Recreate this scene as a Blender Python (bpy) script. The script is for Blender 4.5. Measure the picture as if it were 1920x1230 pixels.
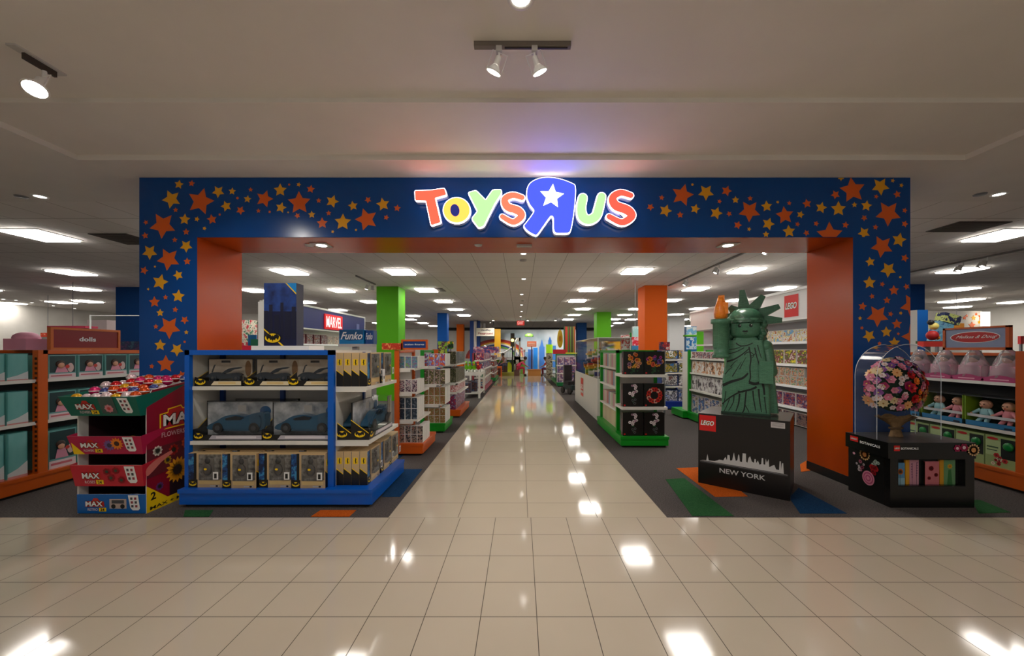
import bpy, math, random
from mathutils import Matrix, Vector

# ---------------------------------------------------------------- camera, world, exposure
for o in list(bpy.data.objects): bpy.data.objects.remove(o)
S = bpy.context.scene
COL = S.collection
EYE, F, CX, CY = 1.45, 710.0, 976.5, 656.5
cam = bpy.data.cameras.new('camera'); camo = bpy.data.objects.new('camera', cam); COL.objects.link(camo)
camo.location = (0, 0, EYE); camo.rotation_euler = (math.pi/2, 0, 0)
cam.sensor_width = 36; cam.lens = 36*F/1920; cam.shift_x = -(CX-960)/1920; cam.shift_y = (CY-615)/1920
cam.clip_start = .05; cam.clip_end = 200
S.camera = camo
S.view_settings.view_transform = 'Standard'; S.view_settings.look = 'None'
S.view_settings.gamma = 1; S.view_settings.use_curve_mapping = False
S.view_settings.exposure = -0.12
W = bpy.data.worlds.new('world'); S.world = W; W.use_nodes = True
W.node_tree.nodes['Background'].inputs[0].default_value = (1, .96, .91, 1)
W.node_tree.nodes['Background'].inputs[1].default_value = .25
S.cycles.max_bounces = 10; S.cycles.diffuse_bounces = 6; S.cycles.glossy_bounces = 4; S.cycles.transparent_max_bounces = 12
S.cycles.sample_clamp_indirect = 6
S.cycles.use_light_tree = True
PANEL_E = 26.0          # ceiling panel emission
def PX(x, d): return (x-CX)*d/F
def PZ(y, d): return EYE-(y-CY)*d/F
def PY(y, h): return (EYE-h)*F/(y-CY)
rnd = random.Random(7)

# ---------------------------------------------------------------- materials
def lin(c):
    r = []
    for v in c[:3]:
        v = v/255.0
        r.append(v/12.92 if v <= .04045 else ((v+.055)/1.055)**2.4)
    return (*r, 1)
MC = {}
def M(c, rough=.5, metal=0, emit=0, spec=.5, coat=0, name=None):
    key = (tuple(c), rough, metal, emit, spec, coat)
    if key in MC: return MC[key]
    m = bpy.data.materials.new(name or 'paint'); m.use_nodes = True
    b = m.node_tree.nodes['Principled BSDF']
    b.inputs['Base Color'].default_value = lin(c); b.inputs['Roughness'].default_value = rough
    b.inputs['Metallic'].default_value = metal; b.inputs['Specular IOR Level'].default_value = spec
    b.inputs['Coat Weight'].default_value = coat
    if emit:
        b.inputs['Emission Color'].default_value = lin(c); b.inputs['Emission Strength'].default_value = emit
    MC[key] = m
    return m
def nodes(m): return m.node_tree.nodes, m.node_tree.links
def ramp(n, stops, interp='CONSTANT'):
    r = n.new('ShaderNodeValToRGB'); r.color_ramp.interpolation = interp
    e = r.color_ramp.elements
    while len(e) > 1: e.remove(e[-1])
    e[0].position = stops[0][0]; e[0].color = lin(stops[0][1])
    for p, c in stops[1:]:
        k = e.new(p); k.color = lin(c)
    return r
def noisy(c1, c2, scale, rough=.5, spec=.5, bump=0, detail=3, name='surface', aniso=None, coat=0):
    m = bpy.data.materials.new(name); m.use_nodes = True; n, l = nodes(m); b = n['Principled BSDF']
    tc = n.new('ShaderNodeTexCoord'); mp = n.new('ShaderNodeMapping'); l.new(tc.outputs['Object'], mp.inputs[0])
    if aniso: mp.inputs['Scale'].default_value = aniso
    t = n.new('ShaderNodeTexNoise'); t.inputs['Scale'].default_value = scale; t.inputs['Detail'].default_value = detail
    l.new(mp.outputs[0], t.inputs['Vector'])
    r = ramp(n, [(.3, c1), (.7, c2)], 'LINEAR'); l.new(t.outputs['Fac'], r.inputs[0]); l.new(r.outputs[0], b.inputs['Base Color'])
    b.inputs['Roughness'].default_value = rough; b.inputs['Specular IOR Level'].default_value = spec
    b.inputs['Coat Weight'].default_value = coat
    if bump:
        bp = n.new('ShaderNodeBump'); bp.inputs['Strength'].default_value = bump; bp.inputs['Distance'].default_value = .01
        l.new(t.outputs['Fac'], bp.inputs['Height']); l.new(bp.outputs[0], b.inputs['Normal'])
    return m
def art(cols, scale=22, rough=.35, vor=False):
    """printed pack art: patches of the given colours, shifted from one pack to the next"""
    scale = scale*1.0
    key = ('art', tuple(map(tuple, cols)), scale, rough, vor)
    if key in MC: return MC[key]
    m = bpy.data.materials.new('pack_print'); m.use_nodes = True; n, l = nodes(m); b = n['Principled BSDF']
    tc = n.new('ShaderNodeTexCoord'); oi = n.new('ShaderNodeObjectInfo'); ad = n.new('ShaderNodeVectorMath'); ad.operation = 'ADD'
    ml = n.new('ShaderNodeMath'); ml.operation = 'MULTIPLY'; ml.inputs[1].default_value = 9.0
    l.new(oi.outputs['Random'], ml.inputs[0]); l.new(tc.outputs['Object'], ad.inputs[0]); l.new(ml.outputs[0], ad.inputs[1])
    if vor:
        t = n.new('ShaderNodeTexVoronoi'); t.inputs['Scale'].default_value = scale
        sp = n.new('ShaderNodeSeparateColor'); l.new(t.outputs['Color'], sp.inputs[0]); out = sp.outputs[0]
        k = len(cols); st = [(i/k, c) for i, c in enumerate(cols)]
    else:
        t = n.new('ShaderNodeTexNoise'); t.inputs['Scale'].default_value = scale*1.35; t.inputs['Detail'].default_value = 6; t.inputs['Roughness'].default_value = .68; out = t.outputs['Fac']
        k = len(cols); st = [(0 if i == 0 else .36+.28*i/k, c) for i, c in enumerate(cols)]
    l.new(ad.outputs[0], t.inputs['Vector'])
    r = ramp(n, st); l.new(out, r.inputs[0]); l.new(r.outputs[0], b.inputs['Base Color'])
    b.inputs['Roughness'].default_value = rough
    MC[key] = m
    return m
def clear(tint=(1, 1, 1), gloss=.1, rough=.05, bump=0, haze=0):
    m = bpy.data.materials.new('clear_plastic'); m.use_nodes = True; n, l = nodes(m)
    n.remove(n['Principled BSDF']); out = n['Material Output']
    tr = n.new('ShaderNodeBsdfTransparent'); tr.inputs[0].default_value = (*tint, 1)
    gl = n.new('ShaderNodeBsdfGlossy'); gl.inputs['Roughness'].default_value = rough
    fr = n.new('ShaderNodeLayerWeight'); fr.inputs['Blend'].default_value = gloss
    mx = n.new('ShaderNodeMixShader'); l.new(fr.outputs['Fresnel'], mx.inputs[0]); l.new(tr.outputs[0], mx.inputs[1]); l.new(gl.outputs[0], mx.inputs[2])
    last = mx
    if haze:
        df = n.new('ShaderNodeBsdfDiffuse'); df.inputs[0].default_value = (.8, .8, .8, 1)
        m2 = n.new('ShaderNodeMixShader'); m2.inputs[0].default_value = haze
        l.new(mx.outputs[0], m2.inputs[1]); l.new(df.outputs[0], m2.inputs[2]); last = m2
    if bump:
        t = n.new('ShaderNodeTexNoise'); t.inputs['Scale'].default_value = 30; bp = n.new('ShaderNodeBump'); bp.inputs['Strength'].default_value = bump
        l.new(t.outputs['Fac'], bp.inputs['Height']); l.new(bp.outputs[0], gl.inputs['Normal'])
    l.new(last.outputs[0], out.inputs['Surface'])
    return m
def tiles(cA, cB, grout, size, ox, oy, rough, gw=.004, spec=.5, vary=1.0, bump=0):
    m = bpy.data.materials.new('tile_floor'); m.use_nodes = True; n, l = nodes(m); b = n['Principled BSDF']
    tc = n.new('ShaderNodeTexCoord'); sx = n.new('ShaderNodeSeparateXYZ'); l.new(tc.outputs['Object'], sx.inputs[0])
    def mth(op, a, b_=None):
        k = n.new('ShaderNodeMath'); k.operation = op
        for i, v in enumerate((a, b_)):
            if v is None: continue
            if isinstance(v, (int, float)): k.inputs[i].default_value = v
            else: l.new(v, k.inputs[i])
        return k.outputs[0]
    masks, cells = [], []
    for ax, off in (('X', ox), ('Y', oy)):
        v = mth('DIVIDE', mth('SUBTRACT', sx.outputs[ax], off), size)
        fr = mth('FRACT', v); cells.append(mth('FLOOR', v))
        d = mth('ABSOLUTE', mth('SUBTRACT', fr, .5))
        masks.append(mth('GREATER_THAN', d, .5-gw/size))
    mask = mth('MAXIMUM', masks[0], masks[1])
    cb = n.new('ShaderNodeCombineXYZ'); l.new(cells[0], cb.inputs[0]); l.new(cells[1], cb.inputs[1])
    wn = n.new('ShaderNodeTexWhiteNoise'); l.new(cb.outputs[0], wn.inputs['Vector'])
    no = n.new('ShaderNodeTexNoise'); no.inputs['Scale'].default_value = 3.0; l.new(tc.outputs['Object'], no.inputs['Vector'])
    av = mth('ADD', mth('MULTIPLY', wn.outputs['Value'], .5*vary), mth('MULTIPLY', no.outputs['Fac'], .5))
    r = ramp(n, [(0, cA), (1, cB)], 'LINEAR'); l.new(av, r.inputs[0])
    mx = n.new('ShaderNodeMix'); mx.data_type = 'RGBA'; l.new(mask, mx.inputs[0]); l.new(r.outputs[0], mx.inputs[6]); mx.inputs[7].default_value = lin(grout)
    l.new(mx.outputs[2], b.inputs['Base Color'])
    rg = mth('ADD', mth('MULTIPLY', mask, .4), rough); l.new(rg, b.inputs['Roughness'])
    b.inputs['Specular IOR Level'].default_value = spec
    if bump:
        bn = n.new('ShaderNodeBump'); bn.inputs['Strength'].default_value = bump; bn.inputs['Distance'].default_value = .002
        inv = mth('SUBTRACT', 1.0, mask); l.new(inv, bn.inputs['Height']); l.new(bn.outputs[0], b.inputs['Normal'])
    return m

# ---------------------------------------------------------------- mesh builder
TM = {}
def text_geo(s, bold=0.0):
    key = (s, bold)
    if key in TM: return TM[key]
    c = bpy.data.curves.new('t', 'FONT'); c.body = s; c.offset = bold; c.resolution_u = 3
    o = bpy.data.objects.new('t', c); COL.objects.link(o)
    dg = bpy.context.evaluated_depsgraph_get(); me = bpy.data.meshes.new_from_object(o.evaluated_get(dg))
    vs = [v.co.copy() for v in me.vertices]; fs = [tuple(p.vertices) for p in me.polygons]
    x0 = min(v.x for v in vs); x1 = max(v.x for v in vs); y0 = min(v.y for v in vs); y1 = max(v.y for v in vs)
    vs = [((v.x-x0)/(x1-x0), (v.y-y0)/(y1-y0)) for v in vs]
    bpy.data.objects.remove(o); bpy.data.curves.remove(c); bpy.data.meshes.remove(me)
    TM[key] = (vs, fs)
    return TM[key]
class MB:
    def __init__(s): s.v, s.f, s.m, s.sm, s.mats, s.T = [], [], [], [], [], Matrix.Identity(4)
    def mi(s, mat):
        if mat not in s.mats: s.mats.append(mat)
        return s.mats.index(mat)
    def add(s, vs, fs, mat, smooth=False):
        o = len(s.v); k = s.mi(mat)
        s.v += [tuple(s.T @ Vector(p)) for p in vs]
        for f in fs: s.f.append(tuple(i+o for i in f)); s.m.append(k); s.sm.append(smooth)
        return s
    def box(s, x0, x1, y0, y1, z0, z1, mat, front=None, right=None, top=None, left=None):
        vs = [(x0,y0,z0),(x1,y0,z0),(x1,y1,z0),(x0,y1,z0),(x0,y0,z1),(x1,y0,z1),(x1,y1,z1),(x0,y1,z1)]
        for f, mt in (((0,1,5,4), front), ((1,2,6,5), right), ((2,3,7,6), None), ((3,0,4,7), left), ((4,5,6,7), top), ((3,2,1,0), None)):
            s.add([vs[i] for i in f], [(0,1,2,3)], mt or mat)
        return s
    def rbox(s, x0, x1, y0, y1, z0, z1, mat, r=.01, n=3):
        """box whose vertical edges are rounded"""
        pts = []
        for cx, cy, a in ((x1-r, y1-r, 0), (x0+r, y1-r, 90), (x0+r, y0+r, 180), (x1-r, y0+r, 270)):
            for i in range(n+1):
                t = math.radians(a+90*i/n); pts.append((cx+r*math.cos(t), cy+r*math.sin(t)))
        k = len(pts)
        s.add([(x, y, z0) for x, y in pts]+[(x, y, z1) for x, y in pts], [(i, (i+1) % k, (i+1) % k+k, i+k) for i in range(k)]+[tuple(range(k-1, -1, -1)), tuple(range(k, 2*k))], mat)
        return s
    def prism(s, pts, y0, y1, mat, side=None):
        """outline in x,z pushed from y0 (front) to y1"""
        k = len(pts)
        s.add([(x, y0, z) for x, z in pts], [tuple(range(k))], mat)
        s.add([(x, y1, z) for x, z in pts], [tuple(range(k-1, -1, -1))], side or mat)
        s.add([(x, y0, z) for x, z in pts]+[(x, y1, z) for x, z in pts], [(i, (i+1) % k, (i+1) % k+k, i+k) for i in range(k)], side or mat)
        return s
    def flat(s, pts, y, mat): return s.add([(x, y, z) for x, z in pts], [tuple(range(len(pts)))], mat)
    def rect(s, x0, x1, z0, z1, y, mat): return s.flat([(x0, z0), (x1, z0), (x1, z1), (x0, z1)], y, mat)
    def ell(s, cx, cz, rx, rz, y, mat, n=20, rot=0):
        c, q = math.cos(rot), math.sin(rot)
        return s.flat([(cx+rx*math.cos(2*math.pi*i/n)*c-rz*math.sin(2*math.pi*i/n)*q, cz+rx*math.cos(2*math.pi*i/n)*q+rz*math.sin(2*math.pi*i/n)*c) for i in range(n)], y, mat)
    def text(s, t, x0, x1, z0, z1, y, mat, bold=0.0, shear=0.0, rise=0.0):
        vs, fs = text_geo(t, bold)
        return s.add([(x0+(x1-x0)*(a+shear*b), y, z0+(z1-z0)*b+rise*a) for a, b in vs], fs, mat)
    def cyl(s, p0, p1, r0, r1, mat, n=14, caps=True, smooth=True):
        p0, p1 = Vector(p0), Vector(p1); d = (p1-p0).normalized()
        u = d.orthogonal().normalized(); w = d.cross(u)
        ring = lambda p, r: [tuple(p+(u*math.cos(2*math.pi*i/n)+w*math.sin(2*math.pi*i/n))*r) for i in range(n)]
        a, b = ring(p0, r0), ring(p1, r1)
        s.add(a+b, [(i, (i+1) % n, (i+1) % n+n, i+n) for i in range(n)], mat, smooth)
        if caps: s.add(a, [tuple(range(n-1, -1, -1))], mat); s.add(b, [tuple(range(n))], mat)
        return s
    def tube(s, pts, r, mat, n=8):
        for a, b in zip(pts, pts[1:]): s.cyl(a, b, r, r, mat, n)
        return s
    def lathe(s, prof, mat, c=(0, 0, 0), n=18, sx=1, sy=1):
        """profile of (radius, z) turned round the z axis"""
        vs = [(c[0]+r*sx*math.cos(2*math.pi*i/n), c[1]+r*sy*math.sin(2*math.pi*i/n), c[2]+z) for r, z in prof for i in range(n)]
        fs = [(j*n+i, j*n+(i+1) % n, (j+1)*n+(i+1) % n, (j+1)*n+i) for j in range(len(prof)-1) for i in range(n)]
        return s.add(vs, fs, mat, True)
    def ball(s, c, r, mat, n=12, k=8, sx=1, sy=1, sz=1):
        return s.lathe([(r*math.sin(math.pi*j/k)+1e-5, -r*sz*math.cos(math.pi*j/k)) for j in range(k+1)], mat, c, n, sx, sy)
    def build(s, name, parent=None, loc=None, rotz=0):
        me = bpy.data.meshes.new(name); me.from_pydata(s.v, [], s.f)
        for m in s.mats: me.materials.append(m)
        me.polygons.foreach_set('material_index', s.m); me.polygons.foreach_set('use_smooth', s.sm); me.update()
        o = bpy.data.objects.new(name, me); COL.objects.link(o)
        if loc is not None: o.location = loc
        o.rotation_euler.z = rotz
        if parent: o.parent = parent
        return o
def tag(o, label, cat, group=None, kind=None):
    o['label'] = label
    if cat: o['category'] = cat
    if group: o['group'] = group
    if kind: o['kind'] = kind
    return o
def thing(name, label, cat, loc=(0, 0, 0), rotz=0, group=None):
    o = bpy.data.objects.new(name, None); COL.objects.link(o); o.location = loc; o.rotation_euler.z = rotz
    o.empty_display_size = .1
    return tag(o, label, cat, group)
def structure(mb, name, loc=None, rotz=0):
    o = mb.build(name, None, loc, rotz); o['kind'] = 'structure'; return o
def dup(root, loc, rotz, label=None, group=None):
    r = root.copy(); COL.objects.link(r); r.location = loc; r.rotation_euler.z = rotz
    if label: r['label'] = label
    if group: r['group'] = group
    for ch in list(root.children):
        c = ch.copy(); COL.objects.link(c); c.parent = r
        for g in list(ch.children):
            d = g.copy(); COL.objects.link(d); d.parent = c
    return r
ORD = ['first', 'second', 'third', 'fourth', 'fifth', 'sixth', 'seventh', 'eighth', 'ninth', 'tenth', 'eleventh', 'twelfth', 'thirteenth',
       'fourteenth', 'fifteenth', 'sixteenth', 'seventeenth', 'eighteenth', 'nineteenth', 'twentieth']
def star_pts(cx, cz, R, ang, inner=.5, n=5):
    return [(cx+(R if i % 2 == 0 else R*inner)*math.cos(math.radians(ang+i*180/n)), cz+(R if i % 2 == 0 else R*inner)*math.sin(math.radians(ang+i*180/n))) for i in range(2*n)]
def clip(pts, a, b, c):
    """keep the side a*x+b*z<=c"""
    out = []
    for i in range(len(pts)):
        p, q = pts[i], pts[(i+1) % len(pts)]
        dp, dq = a*p[0]+b*p[1]-c, a*q[0]+b*q[1]-c
        if dp <= 0: out.append(p)
        if dp*dq < 0:
            t = dp/(dp-dq); out.append((p[0]+(q[0]-p[0])*t, p[1]+(q[1]-p[1])*t))
    return out
def catmull(pts, n=5, closed=True):
    out = []; k = len(pts)
    for i in range(k if closed else k-1):
        p0, p1, p2, p3 = [pts[j % k] if closed else pts[max(0, min(k-1, j))] for j in (i-1, i, i+1, i+2)]
        for t in [j/n for j in range(n)]:
            out.append(tuple(.5*(2*b+(c-a)*t+(2*a-5*b+4*c-d)*t*t+(3*b-a-3*c+d)*t**3) for a, b, c, d in zip(p0, p1, p2, p3)))
    if not closed: out.append(pts[-1])
    return out
def stroke(pts, ws, n=6):
    """centre line with widths -> closed outline, round ends"""
    c = catmull([(p[0], p[1], w) for p, w in zip(pts, ws)], n, False)
    L, R = [], []
    for i, p in enumerate(c):
        a, b = c[max(0, i-1)], c[min(len(c)-1, i+1)]
        dx, dz = b[0]-a[0], b[1]-a[1]; d = math.hypot(dx, dz) or 1; nx, nz = -dz/d, dx/d
        L.append((p[0]+nx*p[2]/2, p[1]+nz*p[2]/2)); R.append((p[0]-nx*p[2]/2, p[1]-nz*p[2]/2))
    def cap(a, b):   # half circle from a to b bulging forwards
        mx, mz = (a[0]+b[0])/2, (a[1]+b[1])/2; r = math.hypot(a[0]-b[0], a[1]-b[1])/2; t0 = math.atan2(a[1]-mz, a[0]-mx)
        return [(mx+r*math.cos(t0-math.pi*j/6), mz+r*math.sin(t0-math.pi*j/6)) for j in range(1, 6)]
    return L+cap(L[-1], R[-1])+R[::-1]+cap(R[0], L[0])
def grow(pts, d):
    """push an outline outwards by d"""
    A = sum(p[0]*q[1]-q[0]*p[1] for p, q in zip(pts, pts[1:]+pts[:1])); sgn = 1 if A > 0 else -1
    out = []; k = len(pts)
    for i in range(k):
        a, b, c = pts[i-1], pts[i], pts[(i+1) % k]
        n1 = (b[1]-a[1], a[0]-b[0]); n2 = (c[1]-b[1], b[0]-c[0])
        l1 = math.hypot(*n1) or 1; l2 = math.hypot(*n2) or 1
        nx, nz = n1[0]/l1+n2[0]/l2, n1[1]/l1+n2[1]/l2; q = nx*nx+nz*nz
        if q < .15: nx, nz, q = n1[0]/l1, n1[1]/l1, 2
        f = 2*d*sgn/max(q, .7); out.append((b[0]+nx*f, b[1]+nz*f))
    return out
# ---------------------------------------------------------------- colours
WHITE = M((225, 222, 214), .45); SHELF = M((226, 224, 216), .4); GREYW = M((196, 194, 190), .5)
BLUE = M((0, 92, 196), .3); BLUED = M((0, 60, 140), .35); ORANGE = M((214, 92, 10), .35); GREEN = M((10, 150, 30), .35)
BLACK = M((16, 15, 15), .45); DARK = M((34, 33, 34), .6); RED = M((205, 22, 24), .4); YELLOW = M((250, 208, 12), .4)
WHITEP = M((240, 240, 238), .5); TAN = M((206, 176, 130), .5); TANL = M((228, 212, 178), .5); GREY = M((128, 128, 130), .5); GREYD = M((70, 72, 76), .5)
METAL = M((170, 168, 165), .35, .8); TEAL = M((0, 112, 96), .4); MAGENTA = M((166, 10, 52), .4); PINK = M((226, 160, 182), .5)
PAD = clear((.97, .98, .98), .08, .06); FILM = clear((.985, .985, .985), .1, .12, 0, .015)

# ---------------------------------------------------------------- room
TS = .3054
fl_front = tiles((196, 184, 164), (206, 194, 174), (78, 66, 50), TS, .0869, 3.281, .085, .0022, .55, .5)
fl_aisle = tiles((198, 186, 164), (208, 196, 176), (92, 78, 60), .6045, .06, 3.594, .07, .0024, .55, .5)
carpet = noisy((66, 62, 61), (98, 93, 91), 90, .95, .1, .3, 4, 'carpet')
c_or = noisy((176, 78, 18), (206, 100, 30), 90, .95, .1, .3, 4, 'carpet_orange')
c_gr = noisy((34, 78, 44), (50, 98, 58), 90, .95, .1, .3, 4, 'carpet_green')
c_bl = noisy((18, 52, 88), (28, 70, 110), 90, .95, .1, .3, 4, 'carpet_blue')
ceil_paint = noisy((228, 223, 216), (233, 228, 221), 2, .75, .3, 0, 3, 'ceiling_paint')
ceil_tile = tiles((234, 229, 223), (240, 235, 229), (168, 160, 152), .61, .28, .35, .8, .005, .3, .4)
AX0, AX1, AEND, BACK = -1.15, 1.27, 21.6, 31.4
structure(MB().box(-20, 20, -6, 3.281, -.1, 0, fl_front), 'floor')
structure(MB().box(AX0, AX1, 3.281, AEND+9, -.1, 0, fl_aisle), 'floor')
structure(MB().box(-20, AX0, 3.281, BACK, -.1, 0, carpet), 'floor')
structure(MB().box(AX1, 20, 3.281, BACK, -.1, 0, carpet), 'floor')
def floor_pt(x, y): d = PY(y, 0); return (PX(x, d), d)
def inlay(pts, mat):
    q = [floor_pt(*p) for p in pts]
    k = len(q)
    mb = MB(); mb.add([(x, y, .0035) for x, y in q], [tuple(range(k))], mat)
    mb.add([(x, y, .0005) for x, y in q]+[(x, y, .0035) for x, y in q], [(i, (i+1) % k, (i+1) % k+k, i+k) for i in range(k)], mat)
    o = structure(mb, 'floor'); return o
inlay([(583, 969), (601, 957), (668, 957), (655, 969)], c_or)
inlay([(344, 969), (347, 957), (400, 957), (392, 969)], c_gr)
inlay([(716, 932), (742, 880), (792, 880), (750, 932)], c_bl)
inlay([(1268, 878), (1330, 876), (1402, 931), (1341, 932)], c_or)
inlay([(1248, 899), (1283, 897), (1376, 968), (1298, 968)], c_gr)
inlay([(1480, 934), (1497, 915), (1588, 963), (1500, 963)], c_bl)
inlay([(1500, 871), (1519, 860), (1519, 883), (1502, 885)], c_or)
inlay([(1822, 938), (1838, 938), (1895, 961), (1835, 963)], c_gr)
inlay([(700, 850), (760, 822), (800, 822), (745, 862)], c_bl)
# ceiling: low soffit, then two shallow trays towards the camera
H0, H1, H2 = 3.27, 3.32, 3.357
structure(MB().box(-20, 20, 3.625, 4.64, H0, H0+.12, ceil_paint), 'ceiling')
structure(MB().box(-20, 20, 4.64, BACK, H0, H0+.12, ceil_tile), 'ceiling')
structure(MB().box(-20, -4.245, -6, 3.625, H0, H0+.12, ceil_paint), 'ceiling')
structure(MB().box(4.255, 20, -6, 3.625, H0, H0+.12, ceil_paint), 'ceiling')
structure(MB().box(-4.245, 4.255, 2.86, 3.625, H1, H1+.07, ceil_paint), 'ceiling')
structure(MB().box(-4.245, 4.255, -6, 2.86, H2, H2+.05, ceil_paint), 'ceiling')
wallp = noisy((206, 202, 194), (214, 210, 202), 2, .7, .3, 0, 2, 'wall_paint')
structure(MB().box(-20.1, -20, 2, BACK, 0, 3.4, wallp), 'wall_left')
structure(MB().box(20, 20.1, 2, BACK, 0, 3.4, wallp), 'wall_right')
structure(MB().box(-20, 20, BACK, BACK+.1, 0, 3.4, wallp), 'wall_back')
structure(MB().box(-20, -6.6, 19, 19.3, 2.86, 3.27, wallp), 'trim_1')
structure(MB().box(8.6, 20, 19, 19.3, 2.92, 3.27, wallp), 'trim_2')
structure(MB().box(-6, 6, 30.6, 31.0, 3.06, 3.27, M((24, 20, 20), .7)), 'trim_3')

# ---------------------------------------------------------------- entrance portal
DF, DB = 3.99, 4.63
XL, XR, IL, IR, HT, HI = -4.02, 4.105, -3.41, 3.50, 3.268, 2.64
pblue = noisy((0, 68, 142), (0, 72, 148), 1.5, .22, .35, 0, 2, 'portal_blue')
porange = noisy((176, 64, 0), (180, 68, 2), 1.5, .22, .35, 0, 2, 'portal_orange')
s_or, s_ye = M((226, 98, 20), .35), M((236, 168, 18), .35)
portal = thing('entrance_archway', 'blue archway sprinkled with orange and yellow stars, orange inside, over the shop entrance', 'archway', (0, DF, 0))
T = Matrix.Translation((0, -DF, 0))
mb = MB(); mb.T = T
mb.box(XL, XR, DF, DB, HI, HT, pblue); mb.add([(IL, DF+.004, HI-.002), (IR, DF+.004, HI-.002), (IR, DB-.004, HI-.002), (IL, DB-.004, HI-.002)], [(0, 1, 2, 3)], porange)
mb.build('header', portal)
for nm, a, b, side in (('pillar', XL, IL, 'right'), ('pillar', IR, XR, 'left')):
    mb = MB(); mb.T = T; mb.box(a, b, DF, DB, 0, HI, pblue, **{side: porange})
    o = mb.build(nm, portal); o['label'] = 'blue outside, orange on the inner face'
    mb = MB(); mb.T = T
    mb.box(a-.006 if side == 'left' else b-.004, a+.004 if side == 'left' else b+.006, DF-.004, DB, 0, .1, BLACK)
    mb.build('baseboard', portal)
A_O = [(485,205,90,3),(232,365,88,265),(270,590,77,262),(910,188,58,0),(1142,215,77,92),(1590,325,76,180),(1295,350,38,20),(560,325,34,100),(750,265,30,60),(425,85,22,10),(1218,123,28,80),(1600,195,23,50),(1795,250,24,10),(1722,312,19,0),(388,408,23,90),(395,605,25,20),(108,665,28,70),(115,433,23,100),(312,462,18,90),(120,345,17,45),(318,262,17,20),(1130,300,20,45),(1272,200,18,90),(1338,283,18,20),(870,268,16,90),(818,127,16,90),(730,183,11,0),(612,293,9,0),(945,275,10,0),(1075,93,9,0)]
A_Y = [(340,92,31,80),(290,190,63,115),(602,140,42,50),(695,138,25,85),(655,237,37,110),(378,325,38,85),(460,323,18,0),(388,503,43,55),(145,543,51,270),(215,743,54,75),(335,697,34,40),(797,190,26,10),(1015,130,44,90),(1020,247,37,75),(1138,93,16,0),(1362,205,44,70),(1500,235,33,100),(1225,293,25,20),(1432,343,56,88),(1700,225,45,100),(510,385,13,0),(1520,395,9,0),(1365,407,11,0),(135,790,9,0),(180,640,8,0),(1068,278,7,0)]
B_O = [(318,163,75,3),(765,270,74,268),(1000,298,60,97),(1452,130,86,98),(1690,285,86,268),(1648,505,75,262),(1300,430,88,92),(612,135,36,70),(105,243,25,60),(180,180,19,10),(303,295,23,20),(565,205,16,0),(630,288,19,45),(770,185,18,20),(687,363,28,70),(1030,217,16,10),(1085,357,17,0),(1148,220,31,100),(1338,160,31,45),(1210,353,19,0),(1405,362,23,80),(1145,415,21,45),(1530,315,21,50),(1610,173,16,0),(1605,377,19,10),(1750,158,26,30),(1800,265,18,0),(1800,355,23,70),(1515,515,23,90),(1800,583,27,70),(1650,757,18,0),(1812,773,21,40)]
B_Y = [(475,145,54,270),(205,267,43,70),(403,255,33,75),(543,283,43,70),(672,195,25,90),(880,238,38,95),(890,355,43,70),(1105,293,26,0),(1028,405,43,95),(1243,247,39,75),(1358,255,51,90),(1465,228,19,20),(1545,235,37,10),(1638,105,60,275),(1528,415,41,262),(1762,462,49,5),(1570,608,33,100),(1690,660,53,50),(1565,747,43,92),(385,93,10,0),(763,390,15,0),(953,210,11,0),(1720,67,15,0),(1778,98,15,0),(1770,710,10,0),(1375,48,22,270),(875,425,22,90)]
C_O = [(340,180,72,92),(482,120,33,20),(607,278,37,10),(727,410,53,200),(358,495,33,90),(530,505,145,270),(485,975,114,90),(305,1003,33,10),(690,1110,50,110),(727,690,19,0)]
C_Y = [(645,105,84,85),(413,318,49,90),(748,568,29,90),(413,733,76,88),(628,790,86,270)]
D_O = [(737,35,75,92),(423,120,40,30),(637,178,53,90),(285,265,62,80),(503,400,160,268),(690,375,40,0),(780,520,75,93),(275,575,26,0),(800,660,23,0),(1000,255,175,120),(1030,700,185,180),(530,800,29,90)]
D_Y = [(250,437,31,90),(380,690,94,265),(628,635,80,92),(745,790,82,92),(835,362,26,0)]
def stars(lst, ox, oy, sc, mat, mb):
    for cx, cy, R, a in lst:
        px, py = ox+cx/sc, oy+cy/sc
        p = star_pts(PX(px, DF), PZ(py, DF), R/sc*DF/F*1.02, a, .5 if R/sc > 4 else .62)
        p = clip(clip(p, 1, 0, XR-.002), 0, 1, HT-.003)
        if IL < PX(px, DF) < IR+.12 and PZ(py, DF) < HI+.35 and py < 470: p = clip(p, 0, -1, -(HI+.002))
        if len(p) > 2: mb.prism(p, DF-.0015, DF-.0002, mat)
for mat, L, nm in ((s_or, (A_O, B_O, C_O, D_O), 'orange star print'), (s_ye, (A_Y, B_Y, C_Y, D_Y), 'yellow star print')):
    mb = MB(); mb.T = T
    for lst, (ox, oy, sc) in zip(L, ((240, 320, 3.5556), (1190, 320, 3.5556), (240, 540, 6.835), (1580, 540, 7.6875))): stars(lst, ox, oy, sc, mat, mb)
    o = mb.build('star_print', portal); o['label'] = nm

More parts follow.
